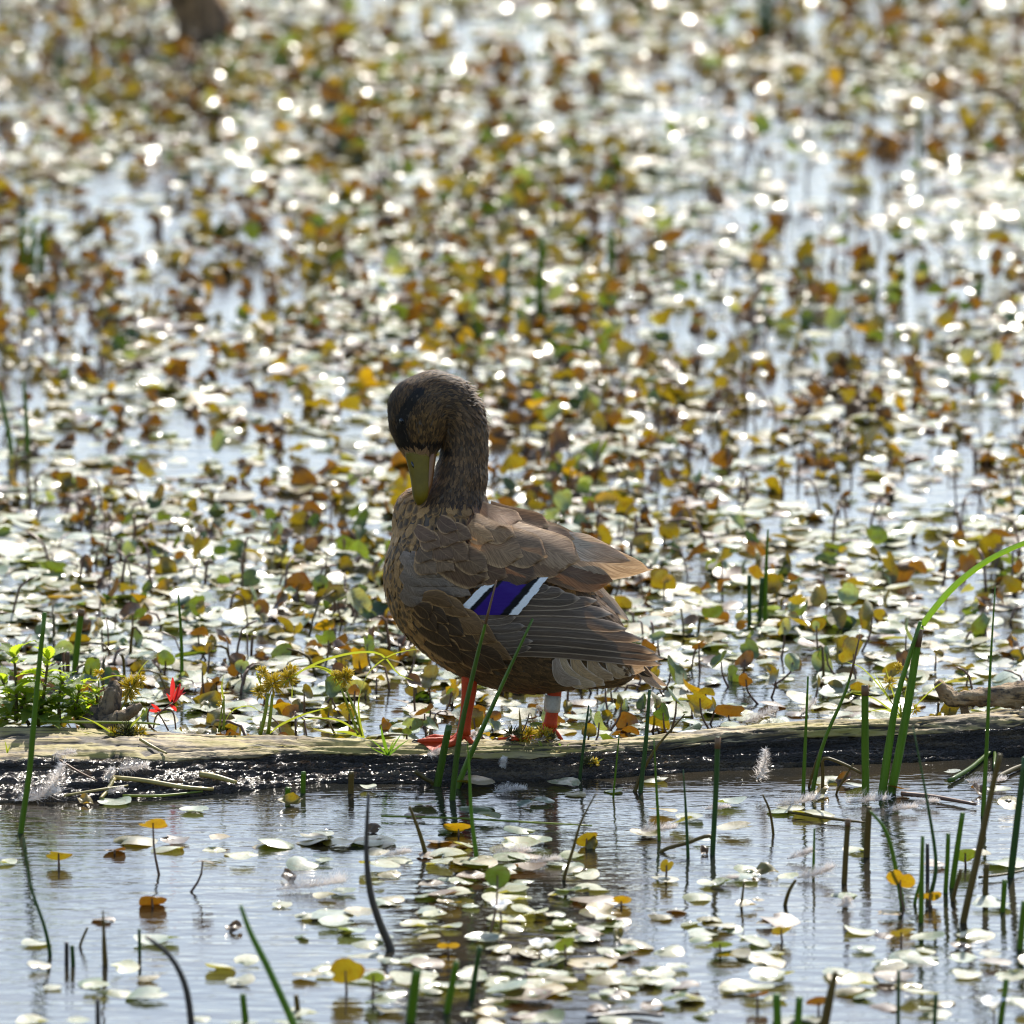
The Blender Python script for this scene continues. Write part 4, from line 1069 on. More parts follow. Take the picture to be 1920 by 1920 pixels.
G4 = 'blurred reeds far behind the log'; L4 = 'blurred dark green reed standing far out among the pond leaves'
RD = [([(1405, 1178), (1405, 1079)], 8, 7, 'reed_dark', 'dark cut reed stub standing alone beside a reed pair behind the log', None, None, 1),
      ([(1424, 1172), (1429, 1083)], 8, 7, 'reed_dark', 'shorter dark green reed of a close pair behind the log', None, None, 1),
      ([(1434, 1172), (1436, 1080), (1440, 992)], 10, 3, 'reed', 'taller pointed green reed of a close pair behind the log', None, None, 0),
      ([(1506, 1488), (1510, 1390), (1515, 1268)], 8, 3, 'reed', 'slender straight green reed at the left of the tall reed clump', None, None, 0),
      ([(1523, 1488), (1544, 1393), (1588, 1289), (1613, 1189)], 9, 2, 'reed', 'slender green reed curving right with a dark withered tip', None, 'reed_tip', 0),
      ([(1517, 1476), (1530, 1430), (1545, 1390)], 5, 4, 'reed_brown', 'thin brown reed leaning against the curving green reed', None, None, 1),
      ([(1623, 1492), (1622, 1380), (1622, 1285)], 13, 11, 'reed', 'stout upright green reed stub with a brown cut top', None, 'reed_tip', 1),
      ([(1654, 1490), (1668, 1390), (1684, 1300), (1726, 1165)], 16, 6, 'reed_bright', 'broad bright green reed leaning right beside the arching one', None, None, 0),
      ([(1671, 1488), (1686, 1410), (1706, 1300), (1724, 1180)], 15, 12, 'reed_bright', 'thick bright green reed with a torn brown top', None, 'reed_tip', 1),
      ([(1843, 1530), (1850, 1400), (1857, 1250), (1866, 1100)], 9, 2, 'reed', 'very tall needle-thin green reed crossing the log\'s right end', None, None, 0),
      ([(1201, 1486), (1211, 1390), (1218, 1293)], 8, 5, 'reed_dark', 'dark green reed standing just behind the duck\'s tail over the log', None, None, 1),
      ([(1190, 1484), (1225, 1410), (1284, 1339)], 8, 2, 'reed_brown', 'olive reed leaning right across the base of the dark reed', None, None, 0),
      ([(1236, 1576), (1231, 1480), (1226, 1385)], 7, 2, 'reed', L1, G1, None, 0),
      ([(1290, 1608), (1286, 1520), (1281, 1443)], 7, 2, 'reed_dark', L1, G1, None, 0),
      ([(1336, 1603), (1342, 1490), (1346, 1382)], 9, 9, 'reed_dark', 'tall dark cut reed above a bent broken stalk', None, 'reed_tip', 1),
      ([(1238, 1598), (1290, 1580), (1332, 1568), (1337, 1600)], 7, 7, 'reed_brown', 'broken stalk lying bent on the water at the tall dark reed', None, None, 1),
      ([(1542, 1488), (1543, 1450), (1545, 1422), (1580, 1432), (1616, 1450)], 6, 5, 'reed_brown', 'thin olive reed snapped over towards the stout reed stub', None, None, 1),
      ([(1568, 1490), (1580, 1465), (1600, 1432)], 4, 3, 'reed_brown', 'thin brown twig leaning in the litter among the reeds', None, None, 1),
      ([(1525, 1638), (1526, 1600), (1527, 1553)], 6, 3, 'reed', L1, G1, None, 0), ([(1583, 1657), (1586, 1600), (1590, 1536)], 10, 9, 'reed_brown', "brown reed stub below the thin green reeds in open water", G3, 'reed_tip', 1),
      ([(1625, 1607), (1627, 1560), (1630, 1513)], 11, 9, 'reed_brown', "brown reed stub under the snapped olive reed", G3, None, 1), ([(1692, 1700), (1680, 1630), (1662, 1560), (1631, 1520)], 10, 4, 'reed', 'green reed bending left over the orange oval leaf', None, None, 0),
      ([(1742, 1690), (1755, 1620), (1738, 1500), (1712, 1362)], 9, 2, 'reed_dark', 'tall greyish green reed bent near its foot', None, None, 0),
      ([(1806, 1730), (1830, 1620), (1860, 1480), (1875, 1414)], 12, 8, 'reed_brown', 'long thick olive reed leaning right among the stubs', None, None, 1),
      ([(1895, 1645), (1907, 1540), (1922, 1420)], 12, 10, 'reed_dark', 'thick dark reed beside the long leaning olive reed', None, None, 1),
      ([(1773, 1675), (1776, 1620), (1778, 1563)], 8, 7, 'reed', "green cut reed stub right of the needle-thin reed foot", G2, None, 1), ([(1785, 1665), (1795, 1590), (1805, 1524)], 10, 8, 'reed', "green cut reed stub leaning beside the long olive reed", G2, None, 1),
      ([(1739, 1652), (1739, 1582)], 7, 6, 'stick', "brown reed stub dark and thin between green stubs", G3, None, 1), ([(1727, 1730), (1728, 1650), (1730, 1568)], 9, 6, 'reed', "green cut reed stub tallest beside the bent greyish reed", G2, None, 1),
      ([(1715, 1695), (1726, 1650)], 6, 4, 'reed', "green cut reed stub slanting low at the golden leaf", G2, None, 1), ([(1847, 1690), (1850, 1620)], 10, 9, 'reed_brown', "brown reed stub right of the long olive reed", G3, None, 1), ([(1786, 1690), (1802, 1630)], 8, 6, 'reed_brown', "brown reed stub slanting at the golden leaf", G3, None, 1),
      ([(1880, 1710), (1884, 1650)], 9, 9, 'reed', "green cut reed stub at the far end of the reed-stub row", G2, None, 1), ([(1912, 1780), (1921, 1690)], 11, 11, 'reed', "green cut reed stub thick, behind the thick dark reed's water", G2, None, 1),
      ([(1458, 1935), (1456, 1864)], 15, 13, 'reed_bright', 'bright green thick stub, the one farther from the brown pointed stub', None, None, 1), ([(1495, 1935), (1499, 1870)], 13, 12, 'reed_bright', 'bright green thick stub, the one next to the brown pointed stub', None, None, 1),
      ([(1543, 1938), (1556, 1870), (1567, 1822)], 16, 9, 'reed_brown', 'thick brown pointed stub beside the bright green stub pair', None, None, 1),
      ([(1684, 1920), (1685, 1820)], 7, 6, 'reed_dark', "green cut reed stub thin and dark right of the brown pointed stub", G2, None, 1), ([(1876, 1920), (1887, 1836)], 11, 10, 'reed', "green cut reed stub near the yellow-centred flower", G2, None, 1), ([(1752, 1930), (1755, 1864)], 8, 7, 'reed_dark', "green cut reed stub thin between bright stubs and yellow-centred flower", G2, None, 1),
      ([(848, 1500), (862, 1380), (890, 1250), (910, 1170), (931, 1088)], 12, 2, 'reed', 'long green reed rising across the duck\'s near leg with a withered red-brown tip', None, 'reed_tip', 0),
      ([(858, 1478), (880, 1420), (905, 1365), (955, 1254), (999, 1160)], 11, 4, 'reed_bright', 'bright green reed slanting right across the duck\'s belly', None, None, 0),
      ([(894, 1612), (884, 1530), (879, 1427), (876, 1390)], 9, 1, 'reed_bright', 'fine pale green reed standing before the duck\'s reflection', None, None, 0),
      ([(820, 1474), (830, 1420), (842, 1360)], 13, 11, 'reed', 'cut green reed stub leaning beside the duck\'s near foot', None, None, 1),
      ([(814, 1472), (797, 1460), (778, 1446)], 8, 7, 'reed_brown', 'short stub bent left at the foot of the leaning cut reed', None, None, 1),
      ([(798, 1603), (786, 1560), (768, 1512)], 9, 4, 'reed_brown', 'brownish reed leaning left in open water before the log', None, None, 0),
      ([(658, 1488), (659, 1447)], 10, 9, 'reed_brown', "brown reed stub at the log's wet edge near the dark stick", G3, None, 1), ([(568, 1487), (569, 1447)], 9, 8, 'reed', "green cut reed stub at the log's wet edge, taller of two", G2, None, 1), ([(539, 1497), (540, 1477)], 10, 9, 'reed', "green cut reed stub at the log's wet edge, shorter of two", G2, None, 1),
      ([(733, 1782), (712, 1730), (694, 1670), (687, 1590), (691, 1488)], 16, 5, 'stick', 'long dark stick curving up out of the near water', None, None, 0),
      ([(770, 1918), (775, 1870), (782, 1818)], 17, 15, 'reed', 'thickest of three green stubs in the water before the duck', None, None, 1),
      ([(838, 1900), (847, 1850), (856, 1803)], 13, 10, 'reed', 'green stub in the middle of three in the near water before the duck', None, None, 1),
      ([(884, 1875), (892, 1820), (900, 1775)], 10, 8, 'reed_dark', 'dark thinnest of three green stubs in the water before the duck', None, None, 1),
      ([(1057, 1650), (1075, 1590), (1090, 1540), (1117, 1488)], 7, 2, 'reed_brown', 'thin olive reed leaning right over the leaf patch', None, None, 0),
      ([(1087, 1462), (1094, 1400), (1104, 1322)], 7, 3, 'reed_dark', 'thin dark reed topped by a brown leaf under the duck\'s tail', None, None, 0),
      ([(1150, 1496), (1155, 1440), (1161, 1376)], 4, 2, 'reed', L1, G1, None, 0),
      ([(39, 1562), (55, 1449), (62, 1369), (72, 1260), (84, 1148)], 10, 7, 'reed', 'very long green reed rising past the leafy plant at the log\'s left end', None, None, 1),
      ([(139, 1275), (146, 1200), (153, 1143)], 11, 10, 'reed', 'cut green reed with a brown top standing behind the leafy plant', None, 'reed_tip', 1),
      ([(127, 1272), (127, 1222)], 8, 7, 'stalk', 'short reddish-brown stub beside the cut green reed behind the leafy plant', None, None, 1),
      ([(341, 1282), (340, 1200), (334, 1110)], 8, 3, 'reed', 'single pointed green reed standing behind the red seedling', None, None, 0),
      ([(94, 1792), (84, 1740), (58, 1662), (44, 1570)], 8, 3, 'reed_dark', 'dark thin reed bending left in the near open water', None, None, 0),
      ([(197, 1810), (195, 1760), (193, 1706)], 12, 2, 'reed_brown', 'narrow brown spear-shaped leaf upright in the open water', None, None, 0),
      ([(125, 1806), (125, 1767)], 8, 7, 'stick', "brown reed stub dark, of a close pair in open water", G3, None, 1), ([(137, 1810), (135, 1773)], 8, 7, 'reed_dark', "green cut reed stub beside two brown stubs in open water", G2, None, 1), ([(150, 1775), (164, 1739)], 5, 4, 'reed_brown', "brown reed stub tilted above the close dark pair", G3, None, 1),
      ([(360, 1935), (348, 1850), (318, 1792), (274, 1756)], 13, 6, 'stick', 'fuzzy dark stick curving left in the near water', None, None, 0),
      ([(556, 1935), (505, 1820), (470, 1750), (451, 1698)], 15, 6, 'reed_bright', 'pale green reed arching left in the near water', None, None, 0),
      ([(461, 1925), (455, 1864)], 12, 10, 'reed', "green cut reed stub beside the foot of the pale arching reed", G2, None, 1), ([(559, 1905), (555, 1866)], 10, 8, 'reed_brown', "brown reed stub by the pale arching reed's foot", G3, None, 1), ([(184, 1930), (183, 1873)], 9, 7, 'stick', "brown reed stub dark and alone beyond the close dark pair", G3, None, 1), ([(262, 1792), (261, 1742)], 6, 5, 'reed_dark', L1, G1, None, 0),
      ([(1395, 1655), (1390, 1700)][::-1], 5, 3, 'reed_brown', "brown reed stub under the crumpled olive leaf", G3, None, 1), ([(1472, 1698), (1480, 1670), (1492, 1650)], 7, 5, 'reed_brown', 'thin brown stalk under the speckled drifting feather', None, None, 1),
      ([(1450, 1565), (1443, 1520), (1430, 1490)], 5, 3, 'reed_brown', 'thin curved twig holding a white down feather above the water', None, None, 0),
      ([(22, 858), (14, 800), (-4, 720)], 9, 6, 'reed', "blurred reed beside its fellow at the far left water", G4, None, 1), ([(52, 860), (50, 790), (44, 715)], 9, 5, 'reed', "blurred reed beside its fellow at the far left water", G4, None, 1),
      ([(45, 512), (42, 420)], 12, 9, 'reed', "blurred reed in a far tuft of three", G4, None, 1), ([(60, 512), (62, 415)], 12, 8, 'reed_bright', "blurred reed in a far tuft of three", G4, None, 1), ([(75, 514), (82, 430)], 11, 8, 'reed', "blurred reed in a far tuft of three", G4, None, 1),
      ([(1145, 528), (1146, 430)], 13, 10, 'reed', "blurred reed standing alone out beyond the duck's head", G4, None, 1), ([(1010, 592), (1016, 445)], 12, 9, 'reed', "blurred reed in a loose far pair beyond the duck's neck", G4, None, 1), ([(950, 600), (953, 470)], 9, 7, 'reed_dark', "blurred reed in a loose far pair beyond the duck's neck", G4, None, 1),
      ([(1428, 85), (1427, -10)], 14, 12, 'reed_dark', "blurred reed in the dark far pair near the shore of leaves", G4, None, 1), ([(1442, 82), (1446, -10)], 14, 12, 'reed_dark', "blurred reed in the dark far pair near the shore of leaves", G4, None, 1), ([(1725, 292), (1724, 195)], 9, 6, 'reed_dark', "blurred reed alone over pale far leaves", G4, None, 1),
      ([(108, 152), (110, 100)], 12, 9, 'reed_dark', "blurred reed in the short far pair by open water", G4, None, 1), ([(120, 150), (118, 108)], 10, 8, 'reed_dark', "blurred reed in the short far pair by open water", G4, None, 1), ([(655, 170), (657, 125)], 10, 8, 'reed', "blurred reed alone beside the far open water streak", G4, None, 1), ([(1562, 70), (1564, 15)], 10, 8, 'reed_brown', "blurred reed with a brown tint far out", G4, None, 1)]
for pts_, w0, w1, mt, lab, grp, tip, cut in RD:
    reed(pts_, w0, w1, mt, lab, grp, tip, cut=bool(cut), cat='stick' if mt == 'stick' else 'reed')
# the long arching leaf growing from the torn reed
b = onwater(1671, 1488)[1]
P = smooth_path([at(x, y, b) for x, y in ((1722, 1190), (1730, 1172), (1760, 1132), (1800, 1090), (1856, 1049), (1920, 1019), (1985, 998))], 30)
v, f = strip(P, np.interp(np.linspace(0, 1, 30), [0, 0.5, 1], [5.5, 6, 4]) * K, (0.5, 0.0, 0.9), 0.4)
o = build('arching_leaf', v, f, M['reed_bright']); o2 = None
tag(o, 'long bright green leaf arching right from the top of the torn thick reed', 'leaf')

# lying straw and stems
def lying(P2, w, mat, label, z=0.004, onlog=False, group=None, name='lying_stem', cat='stem'):
    P = []
    for (x, y) in P2:
        p = onwater(x, y, z)
        if onlog:
            p = hitlog(x, y, 0.004)
        P.append(p)
    Q = smooth_path(P, 12); v, f = tube(Q, np.interp(np.linspace(0, 1, 12), [0, 0.5, 1], [w / 2, w / 2, w / 3]) * K, 6)
    return tag(build(name, v, f, M[mat]), label, cat, group)
lying([(212, 1458), (270, 1466), (345, 1476), (400, 1480)], 9, 'straw', 'long straw-coloured stem lying on the wet ledge of the log', onlog=True)
lying([(375, 1452), (405, 1458), (443, 1468)], 11, 'straw', 'short thick yellow stem piece at the end of the long straw stem', onlog=True)
lying([(214, 1462), (200, 1485), (188, 1498)], 9, 'straw', 'bent straw leaf folded down from the long straw stem', onlog=True)
lying([(230, 1492), (300, 1492), (380, 1484)], 5, 'sedge', 'thin yellow-green stem lying along the log\'s wet edge', onlog=True)
lying([(120, 1492), (190, 1482), (240, 1474)], 5, 'straw', 'thin pale stem lying near the drifting feathers at the log', onlog=True)
lying([(112, 1425), (145, 1448), (182, 1470)], 4, 'reed_tip', 'thin reddish-brown twig lying down the log\'s wet flank', onlog=True)
lying([(262, 1386), (290, 1402), (312, 1414)], 6, 'straw', 'short bleached straw at the moss clump on the log', onlog=True)
lying([(715, 1530), (850, 1534), (1000, 1542), (1110, 1548)], 4, 'sedge', 'long thin yellow-green stem floating in front of the duck')
lying([(1478, 1522), (1560, 1535), (1622, 1542)], 6, 'reed_brown', 'thin olive stem floating across the reed reflections')
lying([(1690, 1488), (1750, 1494), (1830, 1508)], 9, 'stalk', 'reddish-brown stem floating to the right of the thick reeds')
lying([(1780, 1464), (1820, 1440), (1862, 1408), (1864, 1440)], 9, 'reed', 'green stem bent over near the log\'s right waterline')
lying([(1872, 1456), (1905, 1440), (1935, 1430)], 9, 'reed_brown', 'olive stem lying in the litter at the log\'s right end')
lying([(1100, 1908), (1180, 1900), (1245, 1905)], 9, 'stick', 'dark stick floating in the near water at the leaf patch')
lying([(1835, 1645), (1880, 1640), (1930, 1630)], 5, 'reed_brown', 'thin olive stem floating past the thick dark reed')
lying([(75, 1353), (160, 1354), (260, 1355), (300, 1358)], 5, 'sedge', 'long pale green blade lying along the log\'s top beside the stub', z=0.05)

# ================================================================== leafy plant at the log's left end
def serrated(L=1.0, W=0.42, n=9, seed=0):
    """toothed pointed leaf along +x, unit length, folded and drooping"""
    r = np.random.default_rng(seed); u = np.linspace(0, 1, 2 * n + 1)
    w = W / 2 * np.sin(np.pi * np.clip(u ** 0.75, 0, 1)) ** 0.9
    w = w * np.where(np.arange(len(u)) % 2 == 1, 1.12, 0.82); w[-1] = 0.004; w[0] = 0.01
    z = 0.10 * np.sin(np.pi * u) - 0.22 * u ** 2 + r.normal(0, 0.008, len(u))
    V = []
    for v in (-1, -0.5, 0, 0.5, 1):
        V.append(np.stack([u + 0.05 * (abs(v) == 1) * (np.arange(len(u)) % 2), w * v, z + 0.16 * w * 2 * abs(v) * np.where(abs(v) == 1, 0.8, 1.0)], -1))
    V = np.stack(V, 1); return V.reshape(-1, 3), grid_faces(len(u), 5)
SER = [meshdata('leaf', *serrated(seed=i, W=0.4 + 0.06 * i), M['nettle']) for i in range(3)]
def leafy_plant(px, top, Y, tiers, lmax, label, seed, basepy=1352, spread=1.0):
    r = np.random.default_rng(seed)
    B = at(px[0], basepy, Y); B[2] = max(B[2], 0.0); T = at(px[1], top, Y)
    t = thing('leafy_plant', B, label, 'plant'); tiers = int(tiers * 1.5); lmax = lmax * 1.35
    Q = smooth_path([B, (B + T) / 2 + np.array([r.normal(0, 0.004), 0, 0]), T], 12)
    v, f = tube(Q, np.linspace(0.0022, 0.0012, 12), 6); build('stem', v, f, M['reed_brown'], t)
    for k in range(tiers):
        s = (k + 0.6) / tiers; p = Q[min(11, int(s * 11.5))]; a0 = r.uniform(0, 6) + k * math.pi / 2
        L = lmax * (1.0 - 0.55 * s) * r.uniform(0.8, 1.15)
        for q in range(2 if s < 0.9 else 4):
            a = a0 + q * (math.pi if s < 0.9 else math.pi / 2) + r.normal(0, 0.25)
            o = obj('leaf', SER[int(r.integers(0, 3))], t); o.location = p - B
            o.rotation_euler = (r.normal(0, 0.25), -r.uniform(0.0, 0.55) if s < 0.85 else -r.uniform(0.5, 1.1), a); o.scale = (L,) * 3
    return t
leafy_plant((30, 26), 1222, 0.05, 5, 0.040, 'tall toothed-leaf green plant at the log\'s far left end', 1)
leafy_plant((72, 90), 1238, 0.045, 8, 0.042, 'tall bushy toothed-leaf plant beside the long green reed on the log', 2, 1362)
leafy_plant((10, 4), 1275, 0.06, 5, 0.036, 'lowest toothed-leaf plant at the outer side of the leafy plants', 3)
leafy_plant((112, 118), 1272, 0.05, 6, 0.040, 'leafy green plant spreading in front of the cut reed on the log', 4, 1358)
leafy_plant((146, 150), 1290, 0.05, 6, 0.034, 'yellowish leafy plant between the cut reed and the branch stub', 5, 1358)
leafy_plant((172, 180), 1300, 0.055, 5, 0.028, 'small leafy plant growing against the branch stub', 6, 1358)
leafy_plant((55, 50), 1300, 0.05, 5, 0.034, 'low leafy plant at the foot of the tall bushy plant', 8, 1360)

# ================================================================== sedges
def burst(c, n, L, mat_r, seed, up=0.3, sq=1.0):
    r = np.random.default_rng(seed); parts = []
    for _ in range(n):
        d = r.normal(0, 1, 3); d[2] = d[2] * sq + up; d /= np.linalg.norm(d)
        o = c + d * L * r.uniform(0.1, 0.45); e = c + d * L * r.uniform(0.7, 1.15)
        w = mat_r * r.uniform(0.7, 1.2)
        parts.append(tube(np.stack([o, (o + e) / 2 + r.normal(0, 0.0004, 3), e]), [w * 0.6, w, w * 0.25], 4))
    return joinparts(parts)
def sedge(basepx, Y, stems, heads, blades, label, seed):
    B = at(*basepx, Y); B[2] = max(B[2], 0.0)
    t = thing('sedge_plant', B, label, 'sedge')
    for pts2, w in stems:
        Q = smooth_path([at(x, y, Y) for x, y in pts2], 10); v, f = tube(Q, np.linspace(w, w * 0.7, 10) / 2 * K, 5); build('stem', v, f, M['sedge'], t)
    for (x, y, rp, n) in heads:
        v, f = burst(at(x, y, Y), n, rp * K, 1.3 * K, seed + x); build('flower_head', v, f, M['spike'], t)
    for i, (pts2, w) in enumerate(blades):
        Q = smooth_path([at(x, y, Y + (0.004 if i % 2 else -0.004)) for x, y in pts2], 22)
        v, f = strip(Q, np.interp(np.linspace(0, 1, 22), [0, 0.3, 0.8, 1], [w * 0.7, w, w * 0.55, 0.5]) / 2 * K, (0.3, -0.5, 0.8), 0.35); build('blade', v, f, M['sedge'], t)
    return t
sedge((498, 1378), 0.075, [([(488, 1378), (497, 1340), (503, 1300)], 9), ([(503, 1376), (508, 1335), (511, 1302)], 8)],
      [(512, 1282, 26, 130), (486, 1298, 18, 80), (540, 1272, 22, 90), (492, 1262, 16, 45), (548, 1256, 15, 40)],
      [([(525, 1288), (560, 1262), (610, 1238), (670, 1224), (715, 1228), (745, 1262), (775, 1276)], 7), ([(548, 1310), (550, 1285), (562, 1262), (590, 1250), (620, 1258), (638, 1278)], 6),
       ([(490, 1282), (484, 1268), (480, 1258)], 6), ([(505, 1376), (530, 1358), (570, 1340), (618, 1326)], 7), ([(500, 1376), (508, 1345), (512, 1310)], 8)],
      'yellow-green sedge with spiky golden heads and a long arching blade behind the log', 41)
sedge((680, 1380), 0.075, [([(680, 1380), (668, 1340), (650, 1296)], 6), ([(672, 1378), (655, 1330), (640, 1292)], 6)],
      [(645, 1272, 21, 110), (630, 1268, 14, 50), (652, 1262, 14, 50), (652, 1326, 10, 30)],
      [([(682, 1380), (674, 1340), (676, 1300), (695, 1258), (735, 1228), (785, 1216)], 7), ([(640, 1285), (628, 1268), (612, 1256), (590, 1250)], 8), ([(676, 1376), (640, 1352), (600, 1346), (560, 1350)], 5),
       ([(684, 1382), (650, 1372), (625, 1372)], 8)],
      'sedge with small spiky head and blade arching up to the duck\'s breast', 43)
sedge((222, 1335), 0.06, [([(222, 1340), (236, 1312), (248, 1285)], 4)], [(246, 1288, 26, 110), (262, 1276, 16, 50), (240, 1304, 18, 60)],
      [([(244, 1300), (256, 1270), (268, 1250), (280, 1236)], 7), ([(160, 1275), (190, 1275), (215, 1268), (240, 1270)], 3)],
      'golden spiky sedge head with one upright blade beside the branch stub', 47)
sedge((186, 1330), 0.06, [([(186, 1334), (186, 1300), (185, 1276)], 4)], [(185, 1264, 14, 30)], [([(152, 1300), (165, 1285), (186, 1276)], 4), ([(186, 1275), (210, 1268), (235, 1266)], 4)],
      'small sedge with a star-shaped brown head above the leafy plants', 48)
sedge((418, 1372), 0.07, [([(410, 1372), (414, 1345), (418, 1315)], 4), ([(420, 1368), (420, 1340), (420, 1305)], 5)], [(412, 1320, 7, 16)],
      [([(419, 1310), (417, 1285), (420, 1264)], 7), ([(416, 1366), (435, 1334), (465, 1324), (488, 1334)], 4)], 'lone slim sedge shoot between the red seedling and the golden sedge', 49)
sedge((1690, 1345), 0.13, [([(1690, 1345), (1688, 1320), (1680, 1295)], 4)], [(1668, 1282, 16, 40), (1686, 1255, 14, 40), (1716, 1330, 12, 30)],
      [([(1690, 1346), (1660, 1300), (1620, 1255), (1585, 1240)], 4), ([(1692, 1346), (1672, 1290), (1660, 1250)], 4), ([(1690, 1346), (1640, 1310), (1600, 1300)], 4), ([(1694, 1346), (1700, 1290), (1712, 1262)], 4),
       ([(1702, 1346), (1722, 1320), (1748, 1294), (1772, 1276)], 7), ([(1686, 1346), (1660, 1330), (1620, 1335)], 4), ([(1690, 1346), (1650, 1280), (1640, 1262)], 3)],
      'fine-bladed green sedge tuft behind the log beside the thick reeds', 53)
# clumps growing on the log
def clump(px, py, label, seed, heads, blades, mossr):
    p = hitlog(px, py)
    t = thing('sedge_clump', p, label, 'sedge')
    for i, (dx, dy, rp, n) in enumerate(heads):
        c = at(px + dx, py + dy, p[1] - 0.004); v, f = burst(c, n, rp * K, 1.2 * K, seed + i, 0.5, 0.6); build('flower_head', v, f, M['spike' if i % 3 else 'moss'], t)
    for i, (q, w, mt) in enumerate(blades):
        Q = smooth_path([at(px + x, py + y, p[1] - 0.006 - 0.00012 * abs(x)) for x, y in q], 12)
        v, f = strip(Q, np.interp(np.linspace(0, 1, 12), [0, 0.3, 1], [w * 0.8, w, 0.4]) / 2 * K, (1, -0.3, 0.2), 0.3); build('blade', v, f, M[mt], t)
clump(238, 1374, 'mossy golden sedge clump flattened on the log\'s left part', 61, [(0, 0, 26, 120), (-22, 4, 20, 80), (22, 2, 20, 80), (-5, 12, 18, 60)],
      [([(-10, 0), (-50, 4), (-95, -4)], 5, 'sedge'), ([(0, -2), (15, -20), (32, -38)], 6, 'sedge'), ([(-20, 5), (-60, -20), (-90, -32)], 5, 'sedge'), ([(10, 5), (40, -6), (60, 0)], 3, 'straw')], 20)
clump(990, 1384, 'drooping sedge clump hanging over the log\'s shaded flank under the duck', 63, [(-28, -6, 22, 90), (0, -4, 22, 90), (28, -4, 22, 80), (44, 0, 15, 50), (-12, 6, 14, 40)],
      [([(-30, 8), (-55, 25), (-78, 48)], 7, 'sedge'), ([(20, 5), (30, 30), (48, 56)], 8, 'sedge'), ([(20, 10), (25, 40), (36, 68)], 4, 'straw'), ([(58, 10), (66, 20), (78, 10)], 4, 'reed_bright'), ([(-14, 0), (-14, -25), (-17, -60)], 8, 'reed_brown'),
       ([(60, 22), (85, 28), (110, 34)], 5, 'sedge'), ([(35, 10), (50, 40), (52, 66)], 3, 'straw'), ([(-15, 0), (-2, -30), (4, -48), (12, -20)], 3, 'stalk')], 20)
clump(1112, 1428, 'small brown tufted clump on the log\'s wet flank beside the thin dark reed', 67, [(-8, 0, 14, 60), (2, 4, 13, 50)], [([(0, 0), (12, -2), (20, -6)], 3, 'sedge')], 10)
clump(728, 1416, 'small bright green grass tuft on the log below the duck\'s breast', 71, [], [([(0, 0), (-10, -35), (-14, -58)], 7, 'reed_bright'), ([(0, 0), (-18, -18), (-36, -32)], 4, 'reed_bright'), ([(0, 0), (14, -24), (26, -42)], 4, 'reed_bright'),
      ([(2, 0), (22, -18), (40, -30)], 4, 'reed_bright'), ([(0, 0), (-24, -10), (-42, -22)], 3, 'reed_bright'), ([(0, 0), (6, -18), (12, -30)], 4, 'reed')], 8)
clump(14, 1412, 'tiny yellow grass shoot on the bark at the log\'s far left', 73, [], [([(0, 0), (-2, -12), (-5, -24)], 4, 'sedge'), ([(0, 0), (3, -10), (5, -16)], 3, 'sedge')], 8)

# ================================================================== red seedling
B = at(318, 1372, 0.075); B[2] = 0
t = thing('red_seedling', B, 'bright crimson-leaved seedling standing behind the log', 'seedling')
for q in ([(330, 1368), (326, 1340), (318, 1330), (305, 1332)], [(288, 1365), (292, 1345), (305, 1332), (325, 1318)], [(316, 1370), (305, 1350), (295, 1335)], [(280, 1365), (277, 1340), (283, 1322)], [(325, 1318), (332, 1300), (336, 1285)]):
    Q = smooth_path([at(x, y, 0.075) for x, y in q], 10); v, f = tube(Q, 1.7 * K, 5); build('stem', v, f, M['stalk'], t)
for i, (b0, e0, w) in enumerate([((325, 1318), (346, 1288), 10), ((326, 1316), (338, 1282), 12), ((322, 1312), (324, 1270), 12), ((330, 1308), (349, 1298), 7), ((302, 1330), (278, 1332), 11), ((300, 1334), (284, 1320), 8), ((318, 1322), (330, 1334), 8), ((320, 1316), (312, 1300), 6)]):
    P = smooth_path([at(*b0, 0.074 - 0.002 * (i % 3)), at((b0[0] + e0[0]) / 2 + 2, (b0[1] + e0[1]) / 2, 0.072), at(*e0, 0.075)], 9)
    v, f = strip(P, w / 2 * K * np.sin(np.pi * np.linspace(0.08, 0.97, 9)) ** 0.8, (0.8, -0.5, 0.4), 0.35); build('leaf', v, f, M['redleaf'], t)

